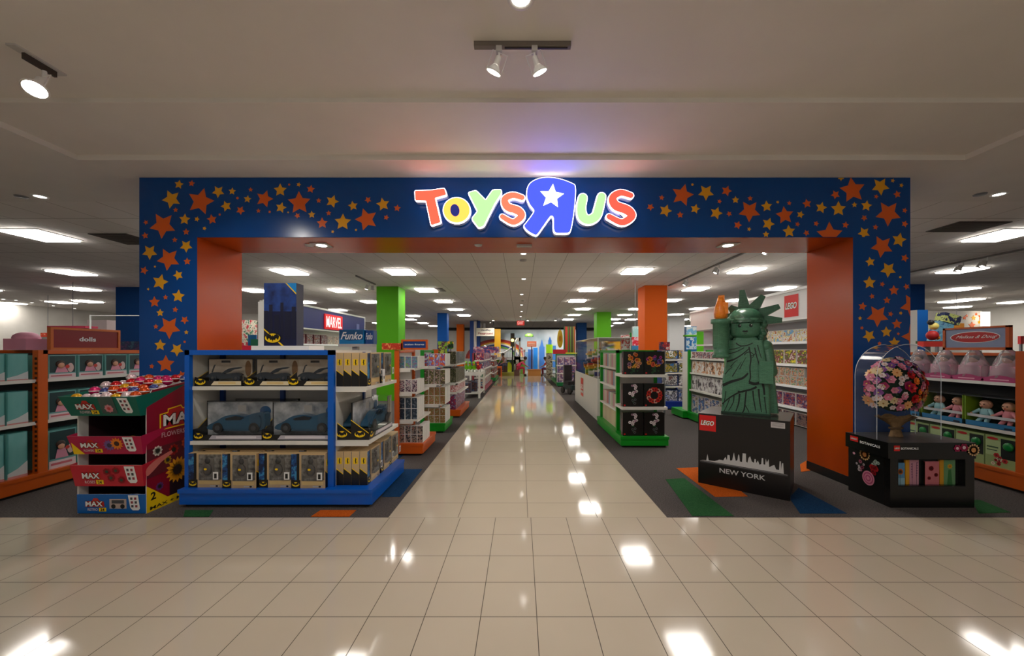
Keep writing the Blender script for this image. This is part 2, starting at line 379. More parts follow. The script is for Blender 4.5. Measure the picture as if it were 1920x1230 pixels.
# ---------------------------------------------------------------- shop sign
DS = 3.93
def sg(pts): return [(PX(740+x/4, DS), PZ(310+y/4, DS)) for x, y in pts]
def gk(x, y): return (x, y)
def soft(pts, r=10):
    """round every corner of an outline a little"""
    out = []; k = len(pts)
    for i in range(k):
        a, b, c = pts[i-1], pts[i], pts[(i+1) % k]
        for q, w in ((a, 1), (c, 2)):
            d = math.hypot(q[0]-b[0], q[1]-b[1]); t = min(.4, r/d); 
            if w == 1: p1 = (b[0]+(q[0]-b[0])*t, b[1]+(q[1]-b[1])*t)
            else: p2 = (b[0]+(q[0]-b[0])*t, b[1]+(q[1]-b[1])*t)
        for t in (0, .33, .67, 1):
            out.append(((1-t)**2*p1[0]+2*t*(1-t)*b[0]+t*t*p2[0], (1-t)**2*p1[1]+2*t*(1-t)*b[1]+t*t*p2[1]))
    return out
def elp(cx, cy, rx, ry, rot=0, n=36):
    c, s = math.cos(rot), math.sin(rot)
    return [(cx+rx*math.cos(2*math.pi*i/n)*c-ry*math.sin(2*math.pi*i/n)*s, cy+rx*math.cos(2*math.pi*i/n)*s+ry*math.sin(2*math.pi*i/n)*c) for i in range(n)]
GL = {
 'T': (soft([(158,200),(272,197),(376,182),(391,228),(306,252),(348,434),(279,456),(240,272),(162,270)], 9), (255, 58, 42), 4.2),
 'O': (elp(468, 344, 98, 92), (255, 168, 70), 2.1),
 'Y': (soft([(556,214),(612,198),(684,272),(738,194),(800,192),(798,222),(752,292),(668,462),(632,474),(582,408),(626,352)], 12), (128, 240, 112), 2.8),
 's': (stroke([(955,250),(885,232),(828,262),(846,318),(925,348),(950,388),(890,432),(808,392)], [38,44,50,58,60,52,44,36]), (255, 74, 54), 4.0),
 'R': (catmull([(1020,146),(1075,116),(1150,106),(1240,118),(1330,152),(1348,175),(1348,250),(1338,360),(1318,480),(1300,512),(1250,516),(1205,512),(1192,480),(1190,405),(1172,388),(1150,410),(1108,470),(1068,524),(1045,526),(1000,500),(972,466),(985,445),(1030,385),(1046,348),(1015,305),(993,250),(996,190)], 4), (36, 46, 255), 5.5),
 'U': (stroke([(1408,252),(1396,330),(1410,395),(1456,415),(1508,385),(1530,320),(1548,244)], [62,64,68,66,66,64,60]), (128, 240, 112), 2.8),
 'S': (stroke([(1765,234),(1690,214),(1632,250),(1652,308),(1740,345),(1770,390),(1700,434),(1604,392)], [40,46,56,66,68,60,48,40]), (255, 52, 40), 4.2),
}
sign = thing('shop_sign', 'large illuminated multicoloured letters across the middle of the blue header', 'sign', (0, DF, 2.9))
TSG = Matrix.Translation((0, -DF, -2.9))
halo = M((255, 240, 245), .5, emit=4, name='sign_halo'); backs = M((250, 250, 250), .5)
for k, (pts, col, e) in GL.items():
    P = sg(pts); dy = .0 if k != 'R' else -.012
    mb = MB(); mb.T = TSG; mb.prism(P, DS-.032+dy, DS-.026+dy, M(col, .4, emit=e, spec=.2))
    if k == 'O': mb.prism(sg(elp(456, 346, 34, 46, -.15)), DS-.0345, DS-.032, M((40, 50, 150), .4, emit=.5))
    o = mb.build('letter', sign); o['label'] = {'T': 'red first letter', 'O': 'yellow round second letter', 'Y': 'pale green third letter', 's': 'small salmon fourth letter', 'R': 'big blue backward letter', 'U': 'pale green letter near the end', 'S': 'large red last letter'}[k]
    mb = MB(); mb.T = TSG; mb.prism(grow(P, .0085), DS-.026+dy, DS+.0, halo)
    if k == 'O': pass
    mb.prism(grow(P, .010), DS, DF-.0005, M((180, 190, 225), .5)); mb.build('letter_rim', o)
    if k == 'R':
        mb = MB(); mb.T = TSG
        mb.prism(sg([(1175+92*math.cos(math.radians(a))*(1 if i % 2 == 0 else .47), 246-92*math.sin(math.radians(a))*(1 if i % 2 == 0 else .47)) for i, a in enumerate(range(84, 444, 36))]), DS-.05, DS-.038, M((255, 255, 255), .5, emit=3.5))
        q = mb.build('star', o); q['label'] = 'glowing white star in the big blue letter'

# ---------------------------------------------------------------- lamps
lampmat = M((255, 249, 241), .5, emit=PANEL_E, name='lamp_diffuser'); lampmat2 = M((255, 248, 240), .5, emit=22, name='bulb')
frame_m = M((235, 234, 230), .5)
ft = thing('ceiling_light', 'x', 'ceiling light', (0, 8.6, H0))
mb = MB()
for a, b, c, d in ((-.305, .305, -.305, -.28), (-.305, .305, .28, .305), (-.305, -.28, -.28, .28), (.28, .305, -.28, .28)): mb.box(a, b, c, d, -.012, 0, frame_m)
mb.build('frame', ft)
MB().box(-.28, .28, -.28, .28, -.038, -.001, lampmat).build('diffuser', ft)  # made deeper than the frame; glowing sides are added to brighten the ceiling
pan = []
def addpan(X, d): pan.append((X, d))
for X in (-7.55, -5.1, -2.66, 2.66, 5.1, 7.55): addpan(X, 5.97)
for px, py in ((1193.3,507.2),(1105.8,542),(1082.5,563.5),(1093.3,578.7),(1076.7,590),(1065,598.5),(1399,505.8),(1304,540.8),(1463,539.6),(1383,562),(1257.5,562.4),(1310,578),(1194,578.7),(1171.5,590),(1152,598),(1267.7,589),
               (543.5,508.4),(750.6,508.7),(641,543.7),(800,543),(478,543.7),(571,565.6),(695,565),(832,564),(634,580.5),(854,579.6),(680.6,591.5),(775,591.5),(870,590.7),
               (135,510),(115,566),(1803,505),(1815,561),(1795,575),(20,568),(1900,566),(60,597),(1470,590),(1380,600)):
    d = (H0-EYE)*F/(CY-py); addpan(PX(px, d), d)
for d in (19.4, 22.3, 25.2, 28.1):
    for X in (-15.5, -12.5, -9.5, -6.5, 6.5, 9.5, 12.5, 15.5): addpan(X, d)
for d in (11.2, 14, 16.8):
    for X in (-16, -13, 13, 16): addpan(X, d)
first = True
side_word = lambda X: 'left' if X < 0 else 'right'
seen_cols = {}
rows = sorted(set(round(d/2.7) for _, d in pan))
pan.sort(key=lambda p: (round(p[1]/2.7), p[0]))
cnt = {}
for X, d in pan:
    r = rows.index(round(d/2.7)); sd = side_word(X); cnt.setdefault((r, sd), []).append((X, d))
for (r, sd), L in cnt.items():
    L.sort(key=lambda p: abs(p[0]))
    for i, (X, d) in enumerate(L):
        lab = f"square ceiling panel light, {ORD[i]} one {sd} of the aisle in {ORD[r]} row back"
        if first: o = ft; o.location = (X, d, H0); o['label'] = lab; o['group'] = 'square ceiling panel lights'; first = False
        else: dup(ft, (X, d, H0), 0, lab, 'square ceiling panel lights')
# small round downlights along the aisle and outside
dl = thing('recessed_downlight', 'small round downlight in the tray ceiling at the top edge above the entrance', 'downlight', (0, 2.05, H2), 0, 'round recessed downlights')
MB().lathe([(.075, 0), (.075, -.006), (.055, -.008), (.05, -.002), (.001, -.002)], frame_m).build('trim_ring', dl)
MB().lathe([(.05, -.003), (.0001, -.0031)], lampmat2).build('bulb', dl)
dls = [((981.6, 475.5), 'just behind the orange beam'), ((982, 523), 'second behind the orange beam'), ((978, 552), 'third behind the orange beam'), ((978, 571.5), 'fourth behind the orange beam'), ((978, 584), 'fifth behind the orange beam'), ((976, 593.5), 'sixth behind the orange beam'),
       ((919, 605), 'before the far playground sign'), ((1059, 618), 'above the yellow surfboard')]
for (px, py), w in dls[:-1]:
    d = (H0-EYE)*F/(CY-py); dup(dl, (PX(px, d), d, H0), 0, f'small round downlight in the aisle ceiling, {w}')
d = (H0-EYE)*F/(CY-612); dup(dl, (PX(1059, d), d, H0), 0, 'small round downlight in the aisle ceiling above the yellow surfboard')
for px, py, w in ((75, 368, 'left'), (1873, 364, 'right')):
    d = (H0-EYE)*F/(CY-py); dup(dl, (PX(px, d), d, H0), 0, f'small round downlight in the grey ceiling {w} of the blue archway')
    o = MB().lathe([(.06, 0), (.055, -.012), (.0001, -.013)], GREY).build('ceiling_speaker', None, (PX(px, d)+(-.22 if px < 900 else -.22), d, H0)); tag(o, f'small flat grey disc in the ceiling beside the {w} downlight', 'ceiling fitting')
# dark square vents
for X0, X1, d0, d1, w in ((-6.75, -6.15, 5.9, 6.5, 'left'), (6.2, 6.95, 5.35, 5.8, 'right')):
    mb = MB().box(X0, X1, d0, d1, H0-.012, H0-.0005, M((70, 62, 55), .8))
    for i in range(7): mb.box(X0+.03, X1-.03, d0+.05+i*(d1-d0-.1)/7, d0+.075+i*(d1-d0-.1)/7, H0-.018, H0-.012, M((88, 80, 72), .7))
    tag(mb.build('ceiling_vent'), f'dark square air vent in the ceiling {w} of the blue archway', 'vent')
tag(MB().box(-2.9, -2.3, 11.1, 11.7, H0-.012, H0-.0005, M((110, 102, 96), .8)).build('ceiling_vent'), 'grey square air vent in the shop ceiling before the green column', 'vent')
# downlights in the portal soffit
def soffit_light(X, w):
    t = thing('soffit_downlight', f'square recessed downlight under the {w} part of the orange beam', 'downlight', (X, 4.27, HI-.003), 0, 'square downlights under the orange beam')
    MB().box(-.09, .09, -.09, .09, -.008, 0, GREYW).build('frame', t)
    MB().lathe([(.055, -.009), (.0001, -.0095)], M((255, 250, 240), .5, emit=14)).build('bulb', t)
    L = bpy.data.lights.new('soffit_spot', 'SPOT'); L.energy = 40; L.spot_size = 2.2; L.spot_blend = .8; L.color = (1, .93, .82); L.shadow_soft_size = .05
    o = bpy.data.objects.new('bulb_light', L); COL.objects.link(o); o.parent = t; o.location = (0, 0, -.03)
soffit_light(PX(603, 4.27), 'left'); soffit_light(PX(1365, 4.27), 'right')
tag(MB().lathe([(.045, 0), (.04, -.012), (.0001, -.014)], GREYW).build('smoke_detector', None, (PX(897, 4.27), 4.27, HI-.003)), 'small round white disc under the orange beam left of centre', 'detector')
tag(MB().lathe([(.05, 0), (.045, -.012), (.0001, -.014)], GREYW).build('smoke_detector', None, (PX(580, 4.27), 4.27, HI-.003)), 'small round disc beside the left square downlight under the beam', 'detector')
tag(MB().box(-.085, .085, -.03, .03, -.02, 0, GREYW).build('exit_plate', None, (PX(983, 4.27), 4.27, HI-.003)), 'small pale rectangular plate under the middle of the orange beam', 'plate')
for py, w in ((487, 'nearest the beam'), (563.5, 'farther back')):
    d = (H0-EYE)*F/(CY-py); tag(MB().lathe([(.07, 0), (.065, -.03), (.0001, -.032)], GREYW).build('smoke_detector', None, (PX(981, d), d, H0)), f'round white detector among the aisle downlights, {w}', 'detector')
# track with two spots near the camera, a single one at the left
def spot_head(parent, name='spot_head'):
    """par-lamp head with cage, pointing down -z, pivot at the origin"""
    mb = MB(); mb.cyl((0, 0, .0), (0, 0, -.055), .017, .02, frame_m); mb.lathe([(.02, -.05), (.034, -.068), (.042, -.088), (.045, -.092)], M((245, 244, 240), .4)); h = mb.build(name, parent)
    MB().lathe([(.044, -.0915), (.03, -.095), (.0001, -.096)], lampmat2).build('bulb', h)
    c = MB(); c.tube([(-.05, 0, .02), (-.05, 0, -.09)], .0025, frame_m, 6); c.tube([(.05, 0, .02), (.05, 0, -.09)], .0025, frame_m, 6); c.tube([(-.05, 0, .02), (.05, 0, .02)], .0025, frame_m, 6)
    c.lathe([(.05, -.092), (.052, -.088), (.05, -.084)], frame_m); c.build('cage', h)
    return h
def spot_light(parent, loc, tgt, e, size=1.9):
    L = bpy.data.lights.new('spot', 'SPOT'); L.energy = e; L.spot_size = size; L.spot_blend = .7; L.color = (1, .95, .87); L.shadow_soft_size = .045
    o = bpy.data.objects.new('bulb_light', L); COL.objects.link(o); o.location = loc; o.rotation_euler = Vector(tgt).to_track_quat('-Z', 'Y').to_euler(); o.parent = parent
tr = thing('track_light', 'short ceiling track with two white spot heads above the shop sign', 'track light', (0, 2.35, H2))
mb = MB(); mb.box(-.29, .31, -.016, .016, -.03, 0, M((120, 112, 104), .4)); mb.box(-.1, .29, -.005, .005, -.036, -.03, M((50, 44, 40), .5)); mb.build('rail', tr)
for sx, tilt in ((-.135, .42), (.085, -.42)):
    mb = MB().box(sx-.018, sx+.018, -.02, .02, -.062, -.03, GREYW); mb.cyl((sx, 0, -.06), (sx, 0, -.1), .007, .007, frame_m); mb.build('stem', tr)
    h = spot_head(tr); h.location = (sx+(.0 if sx < 0 else .0), 0, -.085); h.rotation_euler = (.3, tilt, 0)
spot_light(tr, (-.18, .02, -.2), (-.5, .35, -1), 60); spot_light(tr, (.13, .02, -.2), (.5, .35, -1), 60)
t1 = thing('spotlight', 'single white spot lamp on a ceiling bracket at upper left', 'spotlight', (-3.17, 2.5, H2))
mb = MB().box(-.03, .03, -.15, .12, -.012, 0, GREYW); mb.box(-.008, .012, -.09, .08, -.05, -.012, M((60, 50, 42), .5)); mb.cyl((0, .02, -.012), (0, .02, -.13), .012, .012, frame_m); mb.build('bracket', t1)
h = spot_head(t1); h.location = (0, .0, -.12); h.scale = (1.25, 1.25, 1.25); h.rotation_euler = (-.45, -.25, 0)
spot_light(t1, (0.02, 0, -.27), (.3, .6, -1), 40)
# long track inside at the right, short one at the left
def inner_track(X, d0, d1, heads, label):
    t = thing('track_light', label, 'track light', (X, d0, H0))
    MB().box(-.02, .02, 0, d1-d0, -.03, 0, M((96, 90, 86), .5)).build('rail', t)
    for dd in heads:
        mb = MB().cyl((0, 0, -.03), (0, 0, -.1), .01, .01, GREYW); mb.cyl((-.05, 0, -.1), (-.09, .02, -.2), .035, .05, M((160, 156, 150), .4)); mb.cyl((.04, .12, -.1), (.02, .16, -.2), .035, .05, M((160, 156, 150), .4)); mb.tube([(-.05, 0, -.1), (.04, .12, -.1)], .01, GREYW)
        o = mb.build('spot_head', t, (0, dd-d0, 0))
        MB().cyl((-.09, .02, -.2), (-.092, .021, -.203), .044, .044, lampmat2).build('bulb', o)
inner_track(4.14, 5.6, 10.6, (6.3, 7.9, 9.4), 'long ceiling track with clusters of grey spot heads before the orange column')
inner_track(-4.0, 9.2, 10.4, (10.0,), 'short ceiling track with spot heads beside the green column')
inner_track(9.0, 6.4, 9.0, (7.3, 7.7), 'ceiling track with two lit spots right of the archway')
# unseen panels added above and behind the camera to brighten the hall floor
for X, d in ((-1.6, .1), (1.6, .1), (0, -2.4)):
    dup(ft, (X, d, H2 if abs(X) < 4 else H0), 0, f'unseen ceiling panel light added over the hall floor before the archway', 'added unseen hall panel lights')

# ---------------------------------------------------------------- columns
def column(px0, px1, pf, side, col, col2, label, py):
    """front face spans px0..px1, side face reaches px2 away"""
    d = (H0-EYE)*F/(CY-py); x0, x1 = PX(px0, d), PX(px1, d); w = x1-x0
    mb = MB().box(x0, x1, d, d+w, 0, H0-.001, M(col, .6, spec=.25)); o = mb.build('column'); o['kind'] = 'structure'
    o.name = 'wall_column'
    tag(o, label, 'column', None, 'thing'); return o
column(706, 747, 0, 0, (84, 170, 12), 0, 'bright green square column behind the blue wall header', 537)
column(1209, 1251, 0, 0, (218, 92, 0), 0, 'thick orange square column right of the aisle', 535)
column(1119, 1146, 0, 0, (92, 176, 22), 0, 'green square column right of the aisle behind the glass case', 585)
column(1082, 1100, 0, 0, (0, 62, 120), 0, 'narrow dark blue column right of the aisle far back', 605)
column(820, 838, 0, 0, (0, 84, 170), 0, 'blue column left of the aisle behind the shelves', 587)
column(856, 869, 0, 0, (240, 110, 10), 0, 'orange column left of the aisle far back', 608)
column(1255, 1284, 0, 0, (196, 196, 196), 0, 'white square column behind the right shelves', 595)
column(1303, 1320, 0, 0, (84, 176, 12), 0, 'green column behind the torch of the statue', 604)
column(217, 262, 0, 0, (0, 60, 120), 0, 'dark blue column behind the left edge of the archway', 538)
column(1706, 1734, 0, 0, (0, 56, 116), 0, 'dark blue column behind the right edge of the archway', 533)
column(203, 216, 0, 0, (120, 190, 40), 0, 'light green column beside the dolls sign far back', 590)
# ---------------------------------------------------------------- shelving
def gondola(parent, w, d, H, shelves, col, x0=0, T=None, base=True, base_h=.17, posts=(0, 1), front=(), back=None, top=True, shelf_m=None, lip=.03, inner=False):
    """x 0..w along the front, y 0 = front of the base .. d = back board"""
    T = T or Matrix.Identity(4); back = back or GREYW; shelf_m = shelf_m or SHELF
    def mk(name, f):
        mb = MB(); mb.T = T; f(mb); return mb.build(name, parent)
    if base:
        mk('base', lambda m: (m.box(0, w, 0, d, .03, base_h-.035, col), m.box(-.006, w+.006, -.012, d, base_h-.035, base_h, col), m.box(.03, w-.03, .03, d-.02, 0.001, .03, BLACK)))
    mk('back_panel', lambda m: m.box(.0, w, d-.02, d, base_h, H-.03, back))
    for s in posts: mk('post', lambda m: (m.box(s*w-.02, s*w+.02, d-.06, d+.002, base_h if base else .0, H, col), [m.box(s*w-.003, s*w+.003, d-.062, d-.06, base_h+.03+i*.05, base_h+.05+i*.05, BLACK) for i in range(int((H-base_h-.1)/.05))]))
    for s in front: mk('post', lambda m: m.box(s-.022, s+.022, .06, .1, base_h, H, col))
    for z, yf in shelves:
        def sh(m, z=z, yf=yf):
            m.box(.004, w-.004, yf, d-.02, z-.018, z, shelf_m); m.box(.004, w-.004, yf-.006, yf, z-lip, z+.004, shelf_m)
            for s in (.0, 1): m.box(s*(w-.012)+.002, s*(w-.012)+.01, yf+.05, d-.02, z-.05, z-.018, shelf_m)
        mk('shelf', sh)
    if top: mk('top_rail', lambda m: m.box(0, w, d-.06, d, H-.035, H, col))
def local(U, lx, ly, lz): c, s = math.cos(U[2]), math.sin(U[2]); return (U[0]+lx*c-ly*s, U[1]+lx*s+ly*c, lz)
def put(o, U, lx, ly, lz, turn=0):
    o.location = local(U, lx, ly, lz); o.rotation_euler.z = U[2]+turn; return o
R90, RM = math.pi/2, -math.pi/2
def left_face(w, d): return Matrix.Translation((-w/2, d, 0)) @ Matrix.Rotation(-R90, 4, 'Z')      # draw x 0..d
def right_face(w, d): return Matrix.Translation((w/2, 0, 0)) @ Matrix.Rotation(R90, 4, 'Z')
BAT = [(0,.28),(.06,.5),(.1,.3),(.2,.32),(.3,.52),(.62,.62),(1,.35),(.9,-.05),(.75,-.3),(.62,-.05),(.48,-.02),(.34,-.32),(.2,-.22),(.08,-.28),(0,-.62)]
BAT = BAT+[(-x, z) for x, z in BAT[::-1][1:-1]]
def emblem(mb, cx, cz, w, y, e=.0008):
    mb.ell(cx, cz, w/2*1.08, w*.34, y, M((20, 18, 14), .4)); mb.ell(cx, cz, w/2, w*.3, y-e, YELLOW)
    mb.flat([(cx+x*w*.43, cz+z*w*.42) for x, z in BAT], y-2*e, M((20, 18, 14), .4))
def protos(o):
    return o
class Kind:
    """one built item that moves on the first use and is copied afterwards"""
    def __init__(s, o): s.o, s.used = o, False
    def at(s, U, lx, ly, lz, label, group, turn=0):
        loc = local(U, lx, ly, lz); r = U[2]+turn
        if not s.used:
            s.used = True; s.o.location = loc; s.o.rotation_euler.z = r; s.o['label'] = label; s.o['group'] = group; return s.o
        return dup(s.o, loc, r, label, group)
PK = {}
def pack(key, w, d, h, body, front, side=None, top=None, name='boxed_toy', cat='boxed toy', extra=None):
    if key in PK: return PK[key]
    mb = MB(); mb.box(-w/2, w/2, 0, d, 0, h, body, front=None, right=side, left=side, top=top)
    e = min(w, h)*.045
    mb.rect(-w/2+e, w/2-e, e, h-e, -.0012, front)
    if extra: extra(mb, w, d, h)
    o = mb.build(name); o['category'] = cat; o['label'] = key
    PK[key] = Kind(o); return PK[key]
def band(mb, w, h, z0, z1, mat, y=-.002): mb.rect(-w/2+.004, w/2-.004, z0*h, z1*h, y, mat)
used_names = {}
def lbl(desc, i, where): return f"{desc}, {ORD[min(i, 19)]} {where}"

# ---------------------------------------------------------------- blue two-sided unit at the front left
UB = (-3.14, 3.48, 0.0)
ub = thing('gondola_shelf', 'blue framed shelving unit with white shelves full of dark boxed toys, on a blue base', 'shelving unit', (UB[0], UB[1], 0))
mb = MB(); mb.box(0, 1.77, 0, .96, .03, .135, BLUE); mb.box(-.006, 1.776, -.012, .96, .135, .17, BLUE); mb.box(.04, 1.73, .03, .94, .001, .03, BLACK); mb.build('base', ub)
def bx(name, *a, mat=BLUE): return MB().box(*a, mat).build(name, ub)
bx('post', -.004, .04, .06, .1, .17, 1.45); bx('post', 1.335, 1.39, .06, .1, .17, 1.45)
bx('post', .66, .7, .42, .45, .17, 1.4, mat=BLUED); bx('post', .04, .08, .42, .45, .17, 1.4, mat=BLUED)
bx('side_panel', .0, .02, .1, .46, .17, 1.43, mat=WHITE)
bx('side_panel', 1.372, 1.39, .1, .96, .17, 1.43, mat=WHITE)
bx('back_panel', .02, 1.37, .45, .47, .17, 1.42, mat=GREYW)
bx('top_rail', -.004, 1.39, .06, .1, 1.405, 1.45)
MB().box(0, 1.39, .1, .96, 1.43, 1.448, SHELF).build('top_board', ub)
for z, y0 in ((1.105, .1), (.594, .075)):
    mb = MB().box(.024, 1.366, y0, .45, z-.018, z, SHELF); mb.box(.024, 1.366, y0-.006, y0, z-.032, z+.002, SHELF); mb.build('shelf', ub)
    mb = MB().box(1.392, 1.392+(.29 if z > 1 else .31), .1, .94, z-.018, z, SHELF); a = 1.392+(.29 if z > 1 else .31)
    mb.box(a, a+.008, .1, .94, z-.034, z+.002, SHELF); mb.box(1.392, a, .094, .1, z-.05, z, SHELF); mb.build('shelf', ub)
bx('post', 1.392, 1.41, .70, .74, .17, 1.43, mat=BLUED)
# boxed vehicles on the two upper shelves -------------------------------
boxblk = M((22, 20, 18), .35); card = noisy((196, 176, 150), (235, 226, 210), 6, .4, name='pack_card'); cardg = noisy((120, 128, 136), (214, 218, 222), 11, .4, name='pack_card_grey')
bikem = M((38, 46, 54), .22); carm = M((46, 92, 122), .16, .35); goldl = M((226, 196, 132), .4)
def toy_bike(parent):
    mb = MB()
    for cx in (-.1, .12): mb.cyl((cx, .06, .075), (cx, .1, .075), .036, .036, bikem, 16); mb.cyl((cx, .055, .075), (cx, .105, .075), .014, .014, GREYD)
    mb.prism(catmull([(-.17,.085),(-.12,.125),(-.05,.13),(.02,.115),(.08,.12),(.14,.125),(.17,.1),(.1,.085),(.05,.07),(-.04,.065),(-.1,.09)], 3), .065, .095, bikem)
    mb.prism(catmull([(-.02,.12),(.03,.16),(.09,.175),(.16,.18),(.14,.165),(.08,.155),(.04,.13)], 3), .07, .09, bikem)
    mb.tube([(-.12, .08, .13), (-.1, .08, .19), (-.07, .05, .2)], .006, GREYD, 6)
    return mb.build('toy_motorbike', parent)
def toy_car(parent):
    mb = MB()
    body = catmull([(-.19,.07),(-.2,.1),(-.15,.125),(-.08,.165),(.0,.175),(.07,.165),(.13,.185),(.2,.19),(.215,.15),(.21,.09),(.18,.065),(.0,.06)], 4)
    mb.prism(body, .045, .12, carm); mb.prism([(x*.86+.003, .115+(z-.115)*.7) for x, z in body], .03, .135, carm)
    mb.prism([(-.07,.15),(.0,.168),(.06,.158),(.05,.14),(-.06,.138)], .028, .137, M((16, 22, 30), .1))
    for cx in (-.12, .14): mb.cyl((cx, .024, .085), (cx, .14, .085), .036, .036, M((24, 26, 30), .5), 16); mb.cyl((cx, .021, .085), (cx, .024, .085), .018, .018, GREYD)
    return mb.build('toy_car', parent)
def vehicle_box(kind):
    big = kind == 'car'; w, d, h = (.66, .17, .355) if big else (.44, .17, .262)
    t = thing('boxed_toy', 'x', 'boxed toy')
    mb = MB(); mb.box(-w/2, w/2, 0, d, 0, .012, boxblk); mb.box(-w/2, w/2, d-.01, d, .012, h, boxblk)
    mb.rect(-w/2+.01, w/2-.01, .02, h-.008, d-.0115, cardg if big else card)
    mb.prism([(-w/2, .012), (w/2, .012), (w/2, .055), (-w/2+.1, .055), (-w/2, .09)], 0, .01, boxblk)       # front lip
    mb.box(-w/2, -w/2+.006, 0, d, .012, h*.3, boxblk)
    mb.flat([(-w/2+.15, .012), (-w/2+.18, .05), (w/2-.01, .05), (w/2-.01, .012)], -.0012, M((186, 180, 190), .4) if big else TANL)
    mb.rect(-w/2+.22, w/2-.06, .022, .042, -.002, M((222, 216, 222), .4) if big else goldl)
    if big:
        mb.rect(-.02, .06, h*.7, h*.88, d-.013, GREYW); mb.ell(.25, h*.72, .055, .05, d-.013, M((30, 90, 140), .4)); mb.box(.2, w/2, .0, .012, .02, h, FILM)
    else:
        mb.rect(-.09, .0, h*.84, h*.93, d-.013, GREY); mb.rect(-.086, -.004, h*.85, h*.92, d-.014, M((60, 52, 44), .4)); mb.ell(.17, h*.62, .03, .08, d-.013, M((150, 110, 70), .5))
    mb.T = left_face(w, d)
    mb.flat([(0, .0), (d, .0), (d, .06), (0, h*.52)], -.0015, boxblk); mb.flat([(0, h*.52), (d, .06), (d, .068), (0, h*.545)], -.0025, YELLOW)
    emblem(mb, d*.5, .055, .1, -.004)
    mb.T = Matrix.Identity(4)
    c = mb.build('carton', t)
    em = MB(); emblem(em, 0, 0, .085 if big else .095, 0); e = em.build('emblem', t, (-w/2+.055, -.004, .045)); e['label'] = 'black winged emblem on a yellow oval'
    (toy_car if big else toy_bike)(t)
    if big:
        t.children[-1].location = (.04, 0, .0); t.children[-1].scale = (1.32, 1, 1.35)
    mb = MB(); mb.add([(-w/2, .002, .09), (w/2, .002, .056), (w/2, .03, h), (-w/2, .03, h)], [(0, 1, 2, 3)], FILM); mb.add([(-w/2, .03, h), (w/2, .03, h), (w/2, d, h), (-w/2, d, h)], [(0, 1, 2, 3)], FILM)
    mb.build('clear_window', t)
    return Kind(t)
bikek, cark = vehicle_box('bike'), vehicle_box('car')
for i, x in enumerate((.27, .73, 1.15)):
    bikek.at(UB, x, .115, 1.105, lbl('windowed box with a dark toy motorbike', i, 'from the left on the blue unit'), 'boxed motorbikes on the blue unit', (.03, -.02, .02)[i])
for i, (x, y) in enumerate(((.37, .1), (1.02, .1))):
    cark.at(UB, x, y, .594, f"grey windowed box with dark blue toy car, {('left', 'right')[i]} one on the middle front shelf", 'boxed cars on the blue unit')
cark.at(UB, .52, .275, .594, 'grey windowed box half hidden behind the left car box on the middle shelf', 'boxed cars on the blue unit')
UBR = (UB[0]+1.392+.3, UB[1]+.1, R90)
for i, y in enumerate((.0, .17)):
    cark.at((UBR[0]-y, UBR[1], R90), .36, .0, .594, ('black sided car box turned to the aisle, outer one on the middle shelf', 'black sided car box turned to the aisle, inner one on the middle shelf')[i], 'boxed cars on the blue unit')
# upright window boxes
def upright_box():
    w, d, h = .315, .072, .32
    t = thing('boxed_figure_set', 'x', 'boxed toy')
    mb = MB(); mb.box(-w/2, w/2, 0, d, 0, h, TAN)
    mb.rect(-w/2, -w/2+.085, .0, .075, -.001, boxblk); mb.rect(-w/2, -w/2+.05, .075, h-.004, -.001, art([(10, 30, 70), (20, 70, 130), (60, 140, 190)], 9)); mb.rect(-w/2+.05, -w/2+.075, .075, h, -.001, BLACK)
    mb.rect(-w/2+.1, w/2-.02, .03, .062, -.0015, goldl); mb.rect(-w/2+.2, w/2-.03, .008, .02, -.0015, GREYW); mb.ell(w/2-.05, .014, .012, .008, -.002, BLACK)
    mb.rect(-w/2+.095, w/2-.008, .075, h-.012, -.0012, noisy((50, 48, 46), (150, 148, 142), 26, .35, name='tray_backing'))
    for T in (left_face(w, d), right_face(w, d)):
        mb.T = T
        mb.flat([(0, 0), (d, 0), (d, .1), (0, .155)], -.001, boxblk); mb.flat([(0, .155), (d, .1), (d, .108), (0, .165)], -.0015, YELLOW)
        mb.rect(d*.2, d*.8, .2, .26, -.0015, YELLOW); mb.flat([(d*.5+z*d*.2, .23+x*.026) for x, z in BAT], -.0022, BLACK)
    mb.T = Matrix.Identity(4); mb.build('carton', t)
    em = MB(); emblem(em, 0, 0, .068, 0); e = em.build('emblem', t, (-w/2+.042, -.002, .036)); e['label'] = 'black winged emblem on a yellow oval'
    mb = MB(); x0, x1 = -w/2+.105, w/2-.014                    # grey moulded tray with its small parts
    mb.rbox(x0+.03, x1-.06, -.008, .0, .1, .27, M((112, 108, 102), .3), .003)
    mb.ball(((x0+x1)/2-.02, -.006, .25), .028, M((70, 68, 66), .4), 10, 6, 1, .5, 1); mb.ball(((x0+x1)/2-.02, -.008, .17), .045, M((96, 92, 88), .4), 10, 6, 1, .4, 1.3)
    mb.ell((x0+x1)/2-.02, .18, .014, .01, -.032, YELLOW); mb.build('moulded_tray', t)
    mb = MB(); mb.box(x0, x1, -.03, -.001, .078, h-.014, FILM); mb.build('clear_blister', t)
    mb = MB(); mb.rect(w/2-.062, w/2-.012, .085, .155, -.0325, WHITEP); mb.rect(w/2-.05, w/2-.026, .095, .14, -.0335, BLACK); mb.build('price_tag', t)
    return Kind(t)
upk = upright_box()
for i, x in enumerate((.20, .53, .86, 1.17)):
    upk.at(UB, x, (.05, .03, .045, .03)[i], .17, lbl('tan and black windowed box', i, 'from the left on the blue base'), 'upright boxes low on the blue unit')
for i, x in enumerate((.20, .53, .86, 1.17)):
    upk.at(UB, x, .15, .17, lbl('tan windowed box in the rear row', i, 'from the left, blue base'), 'upright boxes low on the blue unit')
